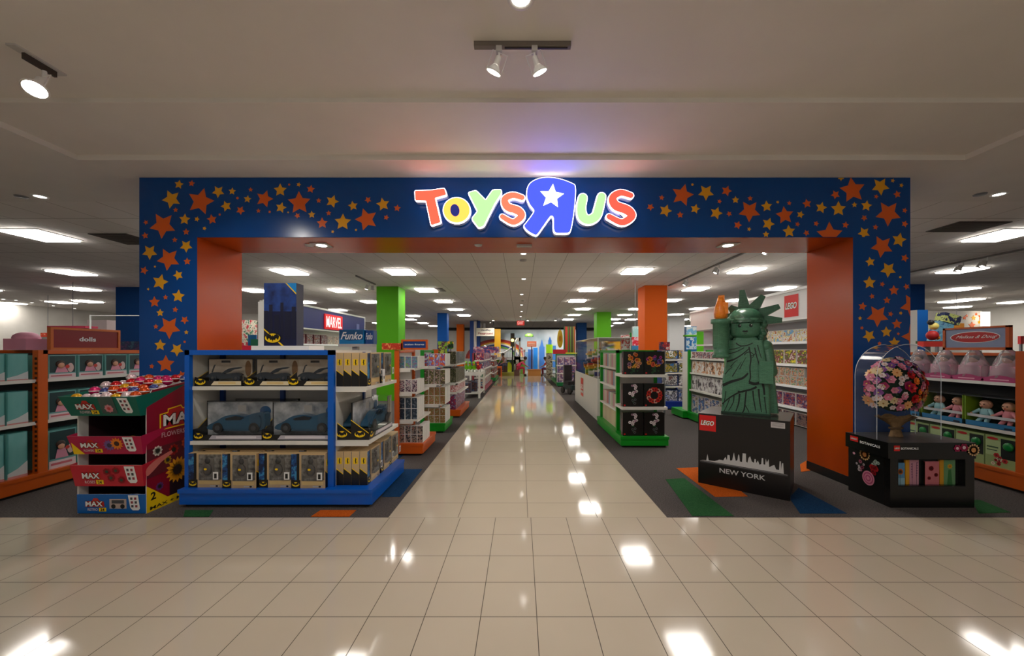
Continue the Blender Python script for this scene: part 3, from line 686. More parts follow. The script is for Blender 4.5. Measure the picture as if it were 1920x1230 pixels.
def side_run(z, x0s, n, where):
    k = 0
    for gi, gx in enumerate(x0s):
        for j in range(n if gi == 0 else 2):
            upk.at((UBR[0]-.008-.076*j, UBR[1], R90), gx, .0, z, lbl('slim black and tan box', k, f'from the outer edge, aisle side {where}, blue unit'), 'slim boxes on the aisle side of the blue unit'); k += 1
side_run(1.105, (.17, .52), 4, 'top shelf')
side_run(.17, (.17, .52, .76), 4, 'bottom shelf')
mb = MB().box(-.028, .028, -.004, .0, 0, .15, WHITEP); mb.rect(-.012, .012, .05, .08, -.005, BLACK)
tag(put(mb.build('hang_tag'), (UBR[0]+.012, UBR[1], R90), .3, -.03, 1.106), 'white price tag standing on the top shelf of the blue unit', 'price tag')
# panel and plinth on top
U0 = (UB[0], UB[1], 0)
tag(MB().box(0, .55, 0, .28, 0, .042, WHITEP).build('display_plinth', None, (PX(471, 3.62), 3.62, 1.45)), 'white low plinth on top of the blue unit', 'plinth')
sp = thing('poster_display', 'tall dark blue poster box with a yellow winged emblem on the white plinth', 'display', (PX(495, 3.68), 3.68, 1.492))
w, h = .315, .61
mb = MB().box(0, w, 0, .12, 0, h, M((20, 26, 60), .4)); pf = noisy((22, 34, 84), (46, 84, 168), 9, .35, name='poster_sky')
mb.rect(0, w, h*.55, h, -.001, pf); mb.rect(0, w, 0, h*.55, -.001, M((22, 26, 66), .35))
mb.flat([(w*.7, h), (w, h*.84), (w, h)], -.002, M((0, 140, 220), .4)); mb.flat([(w*.66, h), (w*.7, h), (w, h*.84), (w, h*.815)], -.0025, YELLOW)
for bx0, bw, bh in ((.0, .04, .34), (.05, .035, .4), (.1, .05, .3), (.16, .03, .42), (.2, .06, .33), (.27, .04, .38)): mb.rect(bx0, bx0+bw, h*.1, bh, -.0018, M((16, 20, 52), .5))
mb.build('poster_box', sp)
mb = MB(); mb.flat([(0, .17), (0, .155), (w*.55, 0), (w*.62, 0)], -.003, YELLOW); emblem(mb, w*.28, .075, .15, -.006); e = mb.build('emblem', sp); e['label'] = 'black winged emblem on a yellow oval'
tag(MB().box(0, .1, 0, .03, 0, .5, WHITEP).build('foam_board', None, (PX(484, 3.9), 3.9, 1.449)), 'narrow white board standing behind the dark blue poster box', 'board')

# ---------------------------------------------------------------- left aisle, orange unit and those behind
def rack(X, d0, d1, dep, H, shelves, col, label, base_h=.17, rot=R90, **k):
    """unit facing the aisle; its near end at d0"""
    w = d1-d0
    U = (X, d0, R90) if rot == R90 else (X, d1, RM)
    t = thing('gondola_shelf', label, 'shelving unit', (U[0], U[1], 0), U[2])
    gondola(t, w, dep, H, shelves, col, base_h=base_h, **k)
    return t, U
_, UO = rack(-1.344, 5.19, 5.95, .38, 1.45, ((1.20, .12), (.87, .1), (.49, .08)), ORANGE, 'orange shelving unit behind the blue one, packed with small white boxes')
vin = lambda c: art([(236, 234, 232), c, (44, 44, 52), c], 30)
def grid_front(key, U, X0, Xs, ds, z, levels, pw, pd, ph, front, body, desc, where, group, name='boxed_toy'):
    k = pack(key, pw, pd, ph, body, front, None, None, name)
    n = 0
    for lv in range(levels):
        for j, dd in enumerate(ds):
            for i, x in enumerate(Xs):
                if j and i < len(Xs)-1 and lv < levels-1: continue
                if j and i < len(Xs)-1: continue
                k.at((X0+x, dd, 0), 0, 0, z+lv*(ph+.002), lbl(desc, n, where), group); n += 1
XO = -1.69
vp = M((236, 234, 230), .45)
cols4 = ((1.20, 1, .082, .165, art([(60, 120, 140), (110, 170, 180), (130, 70, 150), (120, 180, 90)], 26), 'pale green and violet carton'), (.87, 1, .08, .17, art([(56, 40, 60), (90, 56, 84), (214, 208, 204), (130, 60, 90)], 30), 'small white carton with a plum window'),
         (.49, 2, .08, .15, art([(38, 60, 78), (30, 44, 60), (120, 130, 140)], 26), 'small white carton with a slate blue window'), (.17, 2, .078, .115, art([(40, 40, 46), (66, 60, 60), (190, 176, 160), (150, 60, 50)], 34), 'small white carton with a dark picture'))
for z, lv, pw, ph, fr, ds in cols4:
    nm = {1.20: 'top shelf', .87: 'second shelf', .49: 'third shelf', .17: 'bottom shelf'}[z]
    grid_front(f'o{z}', UO, XO, [.045+i*(pw+.006) for i in range(3 if z > .2 else 4)], [5.24+j*.1 for j in range(4)], z, lv, pw, .085, ph, fr, vp, ds, f'on the {nm}, orange unit', f'small cartons on the {nm} of the orange unit')
# sign on top
def frame_sign(name, w, h, col, frame, text, tcol, loc, rotz, label, bold=.02, tw=.5, th=.22, cat='sign', legs=True):
    t = thing(name, label, cat, loc, rotz)
    mb = MB(); f = .025
    mb.box(0, w, 0, .04, 0, f, frame); mb.box(0, w, 0, .04, h-f, h, frame); mb.box(0, f, 0, .04, f, h-f, frame); mb.box(w-f, w, 0, .04, f, h-f, frame); mb.build('frame', t)
    mb = MB().box(f, w-f, .008, .03, f, h-f, col); mb.text(text, w*(1-tw)/2, w*(1+tw)/2, h*(1-th)/2, h*(1+th)/2, .0065, tcol, bold); mb.build('sign_face', t)
    return t
frame_sign('shelf_sign', .36, .14, BLUED, ORANGE, 'action figures', WHITEP, (PX(752, 5.15), 5.15, 1.455), 0, 'dark blue sign reading action figures on top of the orange unit', .02, .74, .2)
tag(MB().box(0, .28, 0, .12, 0, .09, M((200, 60, 24), .4), front=art([(200, 56, 24), (190, 44, 20), (240, 150, 90)], 20)).build('shelf_sign', None, (PX(716, 5.15), 5.15, 1.455)), 'small orange red header box left of the action figures sign', 'sign')
# green-based unit, second orange unit
_, UG = rack(-1.33, 6.62, 7.35, .42, 1.45, ((1.17, .12), (.85, .1), (.5, .06)), GREEN, 'green based shelving unit behind the orange one, stacked with tan window cartons')
olive = art([(200, 190, 160), (110, 120, 50), (150, 120, 60), (170, 60, 50), (200, 190, 160)], 30)
for zi, (z, lv, ph) in enumerate(((1.17, 1, .22), (.85, 1, .26), (.5, 2, .15), (.17, 2, .13))):
    nm = ('top', 'second', 'third', 'bottom')[zi]
    grid_front(f'g{z}', UG, -1.72, [.05+i*.098 for i in range(4)], [6.66+j*.12 for j in range(4)], z, lv, .092, .1, ph, (art([(240, 240, 244), (60, 130, 210), (220, 60, 90), (236, 140, 30)], 14), art([(190, 170, 150), (60, 40, 50), (120, 130, 60), (220, 180, 190)], 16), olive, olive)[zi], vp, ('bright white carton', 'tan and plum carton', 'olive window carton', 'olive and red carton')[zi], f'on the {nm} shelf, green based unit', f'cartons on the {nm} shelf of the green based unit')
_, UO2 = rack(-1.30, 8.13, 9.5, .42, 1.42, ((1.15, .08), (.75, .05), (.55, .02)), ORANGE, 'second orange based unit left of the aisle beyond the green based one')
arm = art([(120, 112, 96), (74, 80, 40), (40, 36, 34), (150, 140, 110)], 18); pinkm = art([(226, 200, 204), (190, 90, 80), (240, 230, 230)], 14); mixd = art([(40, 30, 66), (180, 40, 60), (60, 60, 130), (200, 190, 190)], 16)
for zi, (z, ph, fr, ds) in enumerate(((1.15, .27, arm, 'khaki carton'), (.75, .3, arm, 'khaki and brown carton'), (.55, .14, pinkm, 'pale pink carton'), (.17, .33, mixd, 'dark violet and red carton'))):
    k = pack(f'oo{z}', .2, .2, ph, M((150, 140, 124), .5), fr, fr)
    for i in range(6): k.at(UO2, .13+i*.22, .1, z, lbl(ds, i, f'from the near end, {("top", "second", "third", "bottom")[zi]} shelf, second orange unit'), f'cartons on the {("top", "second", "third", "bottom")[zi]} shelf, second orange unit')
# tall lime and orange header boards standing on those units
def board(x0, x1, y0, y1, d, mat, label, th=.04, name='header_board', cat='display board'):
    t = thing(name, label, cat, (PX(x0, d), d, PZ(y1, d))); w = PX(x1, d)-PX(x0, d); h = PZ(y0, d)-PZ(y1, d)
    MB().box(0, w, 0, th, 0, h, mat).build('board', t)
    if y1 > 634: MB().box(w/2-.02, w/2+.02, th/2-.015, th/2+.015, -PZ(y1, d), 0, GREY).build('post', t)
    else: MB().box(w/2-.005, w/2+.005, th/2-.005, th/2+.005, h, H0-PZ(y1, d), GREY).build('hanger', t)
    return t
board(821, 838, 640, 684, 7.9, art([(150, 200, 50), (150, 200, 50), (90, 40, 70), (200, 220, 90)], 5), 'lime green header board left of the aisle')
board(811, 821, 655, 684, 7.8, ORANGE, 'narrow orange header board beside the lime one')
board(839, 850, 640, 654, 9.0, art([(250, 190, 20), (40, 140, 30), (20, 30, 30)], 8), 'small yellow and green square sign left of the aisle')
# white table with toy vehicles
tb = thing('display_table', 'white display table left of the aisle with a lower shelf', 'table', (PX(868, 11.4), 11.4, 0))
tw_, tdp = .52, 1.5
MB().box(0, tw_, 0, tdp, .68, .78, SHELF).build('tabletop', tb)
for a, b in ((0, 0), (tw_-.06, 0), (0, tdp-.06), (tw_-.06, tdp-.06)): MB().box(a, a+.06, b, b+.06, 0, .68, SHELF).build('leg', tb)
MB().box(.01, tw_-.01, .05, tdp-.05, .12, .15, SHELF).build('lower_shelf', tb)
def dino(col, belt):
    mb = MB(); b = M(col, .4)
    mb.ball((0, 0, .13), .075, b, 10, 7, 1, 1.3, .9); mb.cyl((0, -.08, .16), (0, -.13, .27), .045, .035, b, 8); mb.ball((0, -.16, .29), .06, b, 10, 6, .8, 1.3, .75)
    mb.ball((0, -.19, .24), .04, M(belt, .4), 8, 5, .8, 1.2, .6)
    for sx in (-.04, .04): mb.cyl((sx, -.02, .09), (sx, -.03, 0), .02, .016, M((230, 232, 230), .4), 8); mb.cyl((sx, .07, .09), (sx, .08, 0), .02, .016, M((26, 26, 34), .4), 8)
    mb.cyl((0, .09, .13), (0, .2, .06), .03, .006, b, 8)
    o = mb.build('toy_dinosaur'); o['category'] = 'toy'; return Kind(o)
dk1, dk2 = dino((120, 200, 20), (230, 120, 20)), dino((200, 24, 30), (240, 160, 30))
for i, (x, k, c) in enumerate(((.08, dk1, 'lime green'), (.2, dk1, 'lime green'), (.32, dk1, 'lime green'), (.44, dk2, 'bright red'))):
    k.at((tb.location.x+x, 11.65, 0), 0, 0, .781, lbl(f'{c} toy creature', i, 'from the left on the white table'), 'toy creatures on the white table')
for i in range(3):
    k = pack('tl', .2, .25, .3, M((60, 66, 84), .5), art([(50, 60, 90), (110, 70, 60), (30, 34, 44), (90, 110, 150)], 9)); k.at((tb.location.x+.12+.0, 11.5+i*.4, 0), (.0, .14, .02)[i], 0, .15, lbl('dark blue carton', i, 'from the front under the white table'), 'cartons under the white table')
# racks between table and play area
_, U5 = rack(-1.24, 13.2, 16.5, .45, 1.35, ((1.1, .02), (.8, .02), (.5, .02)), M((150, 44, 60), .4), 'dark red framed rack left of the aisle beyond the white table')
for zi, z in enumerate((1.1, .8, .5, .17)):
    fr = art([((60, 50, 110), (190, 60, 70), (220, 210, 210)), ((200, 60, 50), (50, 60, 120), (210, 200, 200)), ((190, 80, 70), (60, 110, 90), (220, 220, 210)), ((60, 110, 150), (200, 190, 180), (150, 60, 60))][zi], 8)
    k = pack(f'r5{z}', .3, .3, .24, M((200, 196, 200), .5), fr, fr)
    for i in range(8): k.at(U5, .25+i*.4, .06, z, lbl(('violet and red', 'red and blue', 'rust and green', 'blue and grey')[zi]+' carton', i, f'from the near end, {("top", "second", "third", "bottom")[zi]} shelf, dark red rack'), 'cartons in the dark red rack')
tag(MB().box(0, .9, 0, .4, 0, .22, M((150, 60, 90), .4), front=art([(60, 70, 140), (190, 90, 110), (210, 200, 210)], 8)).build('stacked_carton', None, (PX(885, 13.0), 13.3, 1.352)), 'violet and pink long carton on top of the dark red rack', 'carton')
_, U6 = rack(-1.16, 17.5, 19.6, .5, 1.3, ((1.0, .02), (.7, .02), (.4, .02)), M((24, 130, 60), .4), 'green based rack left of the aisle at the far end')
for zi, z in enumerate((1.0, .7, .4, .17)):
    fr = art([(200, 200, 200), (50, 60, 70), (180, 60, 50), (40, 120, 90)], 7+zi)
    k = pack(f'r6{z}', .28, .3, .2, M((190, 186, 190), .5), fr, fr)
    for i in range(6): k.at(U6, .2+i*.34, .06, z, lbl('small mixed colour carton', i, f'from the near end, {("top", "second", "third", "bottom")[zi]} shelf, far green rack'), 'cartons in the far green rack')

# ---------------------------------------------------------------- blue header wall and turquoise sign (left, middle distance)
XM = -5.64
wm = thing('tall_shelving', 'white wall shelving under a long dark blue header left of the aisle', 'shelving unit', (XM, 8.9, 0), R90)
wl = 4.75
MB().box(0, wl, .4, .5, 0, 2.62, WHITE).build('back_panel', wm)
mb = MB().box(0, wl, 0, .4, 2.03, 2.6, M((24, 40, 120), .4)); mb.box(-.01, wl+.01, -.02, .42, 2.59, 2.64, WHITEP); mb.box(-.01, wl+.01, -.02, .42, 2.0, 2.035, WHITEP); mb.box(wl, wl+.03, -.02, .42, 2.0, 2.64, WHITEP); mb.build('header', wm)
mb = MB().box(1.95, 3.02, -.03, 0, 2.06, 2.5, M((232, 26, 30), .4, emit=.3)); mb.text('MARVEL', 2.02, 2.95, 2.12, 2.44, -.036, M((255, 255, 255), .4, emit=.7), .012); o = mb.build('wall_logo', wm); o['label'] = 'red lit panel with white capitals'
MB().box(4.1, 4.3, -.01, 0, 2.1, 2.35, M((120, 130, 190), .5)).build('small_sign', wm)
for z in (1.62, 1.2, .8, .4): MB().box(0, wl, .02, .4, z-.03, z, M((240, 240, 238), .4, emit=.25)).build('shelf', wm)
UMW = (XM, 8.9, R90)
for zi, z in enumerate((1.62, 1.2)):
    k1 = pack(f'm{z}', .3, .2, .26, M((120, 60, 66), .5), art([(110, 34, 40), (200, 190, 190), (50, 30, 40), (190, 120, 110)], 12), name='boxed_figure')
    k2 = pack(f'mm{z}', .26, .2, .24, M((226, 216, 204), .5), art([(240, 232, 222), (190, 150, 120), (240, 232, 222), (120, 90, 90)], 12), name='boxed_figure')
    for i in range(12):
        (k1 if i < 6 else k2).at(UMW, .25+i*.37, .08, z, lbl('dark red figure box' if i < 6 else 'cream figure box', i, f'from the near end, {("top", "lower")[zi]} shelf under the blue wall header'), 'figure boxes under the blue wall header')
fk = thing('topper_sign', 'turquoise curved sign with white script letters on a stand above the blue unit', 'sign', (PX(635, 5.6), 5.6, PZ(650, 5.6)))
fw = PX(698, 5.6)-PX(635, 5.6); fh = PZ(618, 5.6)-PZ(650, 5.6)
tq = M((0, 126, 190), .4); tqd = M((0, 70, 140), .4)
mb = MB().rbox(0, fw*.74, 0, .18, .04, fh, tq, .02); mb.flat([(.01, fh*.5), (fw*.3, fh*.34), (fw*.73, fh*.42), (fw*.73, fh*.98), (.01, fh*.98)], -.001, M((0, 84, 132), .4)); mb.text('Funko', .03, fw*.68, fh*.42, fh*.86, -.003, WHITEP, .02, .12); mb.build('front_face', fk)
mb = MB(); mb.rbox(fw*.75, fw, .03, .2, .04, fh*.96, tqd, .02); mb.text('Funko', fw*.78, fw*.98, fh*.42, fh*.8, .027, WHITEP, .02, .1); mb.build('side_face', fk)
MB().rbox(-.01, fw*.98, -.01, .2, 0, .04, GREYW, .02).build('tray', fk)
MB().box(fw*.35, fw*.5, .06, .14, -(PZ(650, 5.6)), 0, GREYW).build('pole', fk)
# things seen over the left shoulder of the blue unit
board(452, 470, 600, 650, 12, art([(200, 60, 70), (230, 220, 200), (60, 120, 90)], 4), 'red and cream hanging packs left of the blue poster box far back', .3, 'hanging_packs', 'packs')
board(465, 480, 628, 650, 11, M((0, 110, 170), .5), 'blue board behind the white board far back')
board(470, 500, 636, 650, 8, M((16, 96, 66), .5), 'dark green header sign behind the blue unit', .05, 'header_sign', 'sign')
board(452, 471, 648, 659, 7, M((190, 20, 50), .4), 'crimson header sign behind the left edge of the blue unit', .05, 'header_sign', 'sign')
# ---------------------------------------------------------------- doll shelving at the far left
XD = -4.97
_, UD = rack(XD, 3.0, 6.4, .45, 1.45, ((1.145, .03), (.71, .03)), M((196, 84, 8), .4), 'long orange framed doll shelving at the left edge with teal and pink boxes', .18)
td = _
for lx in (.94,):
    MB().box(lx-.04, lx+.04, -.0, .06, .175, 1.45, M((206, 92, 18), .4)).build('post', td); mb = MB()
    for i in range(24): mb.box(lx-.046, lx-.04, .01, .03, .2+i*.05, .225+i*.05, M((70, 30, 10), .6))
    mb.build('slotted_strip', td)
MB().box(.94, 3.4, .0, .05, 1.41, 1.45, M((206, 92, 18), .4)).build('top_rail', td)
teal = M((70, 160, 156), .35); tealg = noisy((70, 164, 158), (160, 206, 204), 3, .35, name='teal_print', aniso=(1, 1, .3)); paleg = M((206, 214, 214), .4)
def teal_wave(mb, w, d, h):
    mb.flat([(-w/2, 0), (w/2, 0), (w/2, h*.34), (0, h*.2), (-w/2, h*.12)], -.002, paleg); mb.flat([(-w/2, 0), (w/2, 0), (w/2, h*.05), (-w/2, h*.05)], -.003, M((206, 140, 136), .4))
def dollset(mb, w, d, h):
    mb.rect(-w/2+.01, w/2-.01, h*.25, h-.012, -.002, M((30, 60, 62), .5)); mb.rect(-w/2+.004, w/2-.004, .0, h*.2, -.002, M((226, 208, 210), .4)); mb.rect(-w/2+.02, w/2-.04, h*.08, h*.14, -.003, M((206, 110, 120), .4))
    mb.ball((-.02, -.004, h*.62), .045, M((60, 36, 26), .5), 10, 6, 1, .3, .9); mb.ball((-.02, -.012, h*.56), .032, M((214, 160, 130), .5), 10, 6, 1, .3, 1)
    mb.flat([(-.07, h*.25), (.05, h*.25), (.02, h*.5), (-.05, h*.5)], -.006, M((222, 150, 170), .5)); mb.ell(.07, h*.45, .03, .05, -.005, M((220, 190, 186), .5)); mb.ell(.04, h*.5, .02, .02, -.007, M((206, 60, 50), .5))
for z, h in ((1.145, .27), (.71, .33), (.18, .45)):
    nm = {1.145: 'top', .71: 'middle', .18: 'bottom'}[z]
    kt = pack(f't{z}', .16 if z > .2 else .15, .22, h, M((76, 150, 146), .4), tealg, tealg, None, 'doll_box', 'boxed doll', teal_wave)
    for i in range(5): kt.at(UD, .07+i*.175, .04, z, lbl('pale teal box with a white wave', i, f'on the {nm} shelf before the orange post'), f'teal boxes on the {nm} doll shelf')
    kd = pack(f'd{z}', .25, .22, h*(.93 if z > 1 else .9), M((110, 176, 172), .4), M((110, 170, 168), .4), M((130, 188, 184), .4), None, 'doll_box', 'boxed doll', dollset)
    for i in range(7):
        kd.at(UD, 1.14+i*.275, .04, z, lbl('boxed doll with a pink outfit', i, f'behind the orange post on the {nm} doll shelf'), f'boxed dolls on the {nm} shelf')
MB().box(0, 3.38, .33, .42, .2, 1.42, M((30, 34, 36), .6)).build('dark_liner', td)
frame_sign('shelf_sign', .70, .245, M((130, 0, 12), .45), M((196, 96, 20), .4), 'dolls', WHITEP, (XD-.02, 4.02, 1.452), R90, 'dark red sign reading dolls in an orange frame on top of the doll shelving', .02, .24, .2)
# pink packs on top of it
mb = MB().box(-.12, .12, 0, .2, 0, .12, M((224, 150, 176), .5)); mb.ball((0, .1, .13), .11, M((230, 160, 186), .5), 12, 8, 1, .9, .6)
tag(mb.build('pink_playset', None, (-5.35, 4.0, 1.451)), 'rounded pink playset box on top of the doll shelving left of its sign', 'toy box')
# thin metal-framed glass partition beyond
gp = thing('glass_partition', 'clear glass screen on white posts behind the dolls sign', 'partition', (-8.2, 7.2, 0), 0)
for i in range(3): MB().box(i*1.2-.008, i*1.2+.008, .005, .025, 0, 2.12, WHITEP).build('post', gp)
for i in range(2): MB().box(i*1.2+.015, i*1.2+1.185, .01, .02, .1, 2.1, PAD).build('glass_panel', gp)
MB().box(0, 2.4, .005, .025, 2.1, 2.115, WHITEP).build('rail', gp)
# far left background
def stand(x0, x1, y0, d, mat, label, name, cat, dep=.4):
    """something standing on the floor at depth d whose top is at picture row y0"""
    return tag(MB().box(0, PX(x1, d)-PX(x0, d), 0, dep, 0, PZ(y0, d), M((205, 200, 194), .6), front=mat, right=mat).build(name, None, (PX(x0, d), d, 0)), label, cat)
stand(0, 26, 612, 15, wallp, 'pale grey wall block at the left edge far back', 'partition_wall', 'wall block')
stand(36, 100, 632, 13, M((150, 146, 142), .6), 'grey framed display wall behind the doll shelving', 'display_wall', 'display wall')
board(76, 100, 624, 632, 12.5, art([(200, 60, 40), (220, 100, 70), (240, 220, 210)], 5), 'small red sign far back left of the dolls sign', .05, 'hanging_sign', 'sign')
board(88, 160, 611, 615, 10, M((206, 60, 90), .5), 'long thin crimson shelf edge behind the top of the dolls sign', .3, 'shelf_edge', 'shelf')
stand(163, 200, 600, 13, M((180, 160, 158), .6), 'pale shelving end with pink top far back behind the dolls sign', 'shelf_end', 'shelving')
stand(217, 262, 640, 9, art([(50, 50, 90), (90, 50, 100), (40, 44, 84), (60, 100, 120)], 2), 'dark purple display behind the left edge of the archway', 'dark_display', 'display')
for i, (x, d) in enumerate(((6, 13.5), (30, 13.8), (60, 14.5), (100, 15.5), (140, 16.5))):
    dup(dl, (PX(x, d), d, H0), 0, f'small ceiling downlight far left, {ORD[i]} from the left edge')

# ---------------------------------------------------------------- cardboard candy tower
SX0, SX1, SF, SB = -3.93, -3.325, 3.36, 3.96
cd = thing('candy_display', 'tiered cardboard candy stand with teal, magenta, red and blue trays beside the blue unit', 'display stand', (SX0, SF, 0))
w = SX1-SX0
inner = M((236, 232, 228), .6); wine = M((142, 6, 40), .4)
side = [(0, 0), (0, .98), (.05, 1.09), (.58, 1.165), (.58, 0)]
def panel(x, m): 
    mb = MB(); mb.T = Matrix.Translation((x, 0, 0)) @ Matrix.Rotation(R90, 4, 'Z'); mb.prism(side, -.004, .004, m, inner); return mb
mb = panel(w, wine); mb.T = mb.T @ Matrix.Translation((0, -.005, 0))
mb.flat([(0, 0), (.58, 0), (.58, .075), (.2, .075), (0, .24)], -.0005, YELLOW); mb.text('2', .035, .085, .1, .17, -.002, BLACK, .03)
mb.text('MAX + MORE', .03, .5, .015, .045, -.002, BLACK, .02)
mb.flat([(.12, .86), (.2, .87), (.2, .9), (.34, .92), (.36, .89), (.56, .9), (.56, .72), (.12, .71)], -.0006, M((196, 30, 30), .4))
mb.flat([(.12, .86), (.2, .87), (.2, .9), (.34, .92), (.36, .89), (.56, .9), (.56, .888), (.355, .88), (.335, .908), (.21, .89), (.205, .86), (.132, .85), (.132, .72), (.56, .73), (.56, .72), (.12, .71)], -.001, YELLOW)
mb.text('MAX', .15, .55, .735, .855, -.0016, BLACK, .07); mb.text('MAX', .155, .545, .742, .848, -.0022, WHITEP, .03)
mb.text('FLOWERS', .14, .38, .64, .685, -.001, M((220, 180, 190), .4), .01); mb.rect(.42, .52, .635, .7, -.001, YELLOW); mb.text('24', .44, .5, .645, .69, -.002, BLACK, .03)
mb.rect(.22, .58, .078, .36, -.0006, M((40, 10, 24), .5)); mb.flat([(.0, .3), (.58, .36), (.58, .58), (.0, .56)], -.0005, M((100, 24, 36), .5))
def daisy(mb, cx, cz, r, petal, eye, y, n=16, pw=.13):
    for i in range(n):
        a = 2*math.pi*i/n; c, s = math.cos(a), math.sin(a)
        mb.flat([(cx+c*r*u-s*r*v, cz+s*r*u+c*r*v) for u, v in ((.3, -pw), (.7, -pw*1.2), (1, 0), (.7, pw*1.2), (.3, pw))], y, petal)
    mb.ell(cx, cz, r*.38, r*.38, y-.0006, eye)
daisy(mb, .3, .3, .125, M((236, 160, 24), .4), M((40, 20, 14), .5), -.0022)
mb.flat(catmull([(0, .4), (.1, .46), (.24, .5), (.26, .48), (.14, .42), (.06, .36), (0, .33)], 3), -.0018, M((216, 120, 110), .5))
for a, b, r, c in ((.1, .53, .05, (230, 220, 206)), (.26, .5, .055, (190, 40, 30)), (.4, .54, .06, (216, 80, 40)), (.5, .48, .05, (214, 200, 190)), (.12, .2, .04, (110, 60, 130)), (.2, .42, .04, (200, 160, 40)), (.46, .38, .06, (60, 40, 70)), (.48, .26, .05, (150, 30, 50))):
    daisy(mb, a, b, r, M(c, .5), M((40, 40, 30), .5), -.0012-.0001*r*100, 9, .25)
sd_ = mb.build('side_panel', cd); sd_['label'] = 'wine red side printed with flowers and white capitals'
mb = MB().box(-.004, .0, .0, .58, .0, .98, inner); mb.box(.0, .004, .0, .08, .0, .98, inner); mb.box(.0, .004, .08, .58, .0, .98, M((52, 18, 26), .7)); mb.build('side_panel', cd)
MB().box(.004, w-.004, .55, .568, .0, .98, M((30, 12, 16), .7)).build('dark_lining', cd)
MB().box(0, w, .57, .59, 0, 1.185, inner).build('back_board', cd)
def tray(zt, zb, outw_t, outw_b, fr, col, lw, tall_back, dark=True):
    """open tray: slanted printed front, floor and sides"""
    m = M(col, .4)
    mb = MB(); xt0, xt1, xb0, xb1 = -outw_t, w+outw_t*.4, -outw_b, w+outw_b*.3
    yt, yb = fr, fr*.45
    mb.add([(xb0, yb, zb), (xb1, yb, zb), (xt1, yt, zt), (xt0, yt, zt)], [(0, 1, 2, 3)], m)
    mb.add([(xt0, yt, zt), (xt1, yt, zt), (xt1, yt+.004, zt), (xt0, yt+.004, zt)], [(0, 1, 2, 3)], inner)
    mb.add([(xb0, yb, zb), (xt0, yt, zt), (.0, .55, zt+tall_back), (.0, .55, zb)], [(0, 1, 2, 3)], m); mb.add([(xb1, yb, zb), (xt1, yt, zt), (w, .55, zt+tall_back), (w, .55, zb)], [(0, 1, 2, 3)], m)
    mb.add([(xb0, yb, zb), (xb1, yb, zb), (w, .56, zb), (0, .56, zb)], [(0, 1, 2, 3)], m)
    o = mb.build('tray', cd)
    # print on the front plane
    p = MB(); L = math.hypot(yb-yt, zt-zb); an = math.atan2(yb-yt, zt-zb); p.T = Matrix.Translation((0, yb, zb)) @ Matrix.Rotation(an, 4, 'X')
    hh = L
    x = .075
    p.flat([(x, hh*.62), (x+.06, hh*.66), (x+.075, hh*.8), (x+.11, hh*.8), (x+.125, hh*.66), (x+.165, hh*.62), (x+.17, hh*.34), (x-.002, hh*.34)], -.003, M((196, 40, 30), .4))
    p.text('MAX', x+.004, x+.164, hh*.36, hh*.66, -.006, BLACK, .07); p.text('MAX', x+.008, x+.16, hh*.38, hh*.64, -.008, WHITEP, .03)
    p.rect(x+.12, x+.185, hh*.1, hh*.3, -.003, YELLOW); p.text('24', x+.135, x+.17, hh*.13, hh*.27, -.005, BLACK, .02); p.text(lw, x+.02, x+.11, hh*.14, hh*.27, -.003, M((226, 210, 214), .4), .01)
    q0 = w*.75
    p.flat([(q0, hh*.95), (q0+.09, hh*.95), (q0+.105, hh*.25), (q0+.09, hh*.16), (q0+.04, hh*.16), (q0+.02, hh*.3)], -.003, WHITEP)
    for a in range(3):
        for b in range(2): p.rect(q0+.022+b*.035+a*.004, q0+.042+b*.035+a*.004, hh*(.72-a*.2), hh*(.84-a*.2), -.005, M((150, 50, 60), .5) if (a+b) % 2 else GREYD)
    return o, p, hh
o1, p, hh = tray(1.05, .875, .045, .0, -.11, (0, 104, 86), 'FLOWERS', .09); p.rect(.29, .42, hh*.14, hh*1.0, -.003, M((70, 90, 84), .2)); daisy(p, .36, hh*.4, .04, M((226, 150, 160), .5), M((200, 60, 60), .5), -.005, 8, .3); p.build('tray_print', o1)
o2, p, hh = tray(.70, .535, .03, .0, -.06, (180, 20, 70), 'FLOWERS', .1); daisy(p, .33, hh*.5, .055, M((120, 90, 150), .5), M((60, 50, 80), .5), -.004, 12); daisy(p, .4, hh*.6, .06, M((230, 130, 30), .5), M((60, 30, 20), .5), -.006, 12); p.flat([(.0, .0), (.1, 0), (.0, hh*.65)], -.003, YELLOW); p.build('tray_print', o2)
o3, p, hh = tray(.443, .25, .02, .0, -.045, (196, 30, 50), 'ROSES', .1); 
for a, b in ((.3, .7), (.38, .75), (.33, .4), (.42, .3)): daisy(p, a, hh*b, .035, M((150, 20, 30), .5), M((50, 70, 50), .5), -.004, 7, .35)
p.build('tray_print', o3)
o4, p, hh = tray(.175, .004, .0, .0, -.008, (0, 98, 178), 'RETRO', .06)
p.rect(.29, .44, hh*.25, hh*.75, -.003, M((190, 170, 160), .4)); p.rect(.31, .42, hh*.52, hh*.7, -.004, GREYD); p.ell(.325, hh*.37, .02, .02, -.004, BLACK); p.ell(.405, hh*.37, .02, .02, -.004, BLACK); p.build('tray_print', o4)
for z in (.72, .46, .2): MB().box(.01, w-.01, .14, .56, z-.012+.1, z+.1, M((30, 8, 16), .7)).build('tray_liner', cd) if False else None
cols_ = [((196, 24, 30), 'red'), ((226, 170, 30), 'gold'), ((216, 40, 110), 'hot pink'), ((232, 206, 210), 'pale pink'), ((214, 80, 24), 'orange'), ((70, 80, 140), 'blue')]
egg = {}
for c, n in cols_:
    mb = MB().ball((0, 0, .04), .04, M(c, .18, .35), 12, 8, 1, 1, 1.0); mb.lathe([(.0405, .036), (.0415, .04), (.0405, .044)], WHITEP); o = mb.build('wrapped_candy'); o['category'] = 'candy'; egg[n] = (Kind(o))
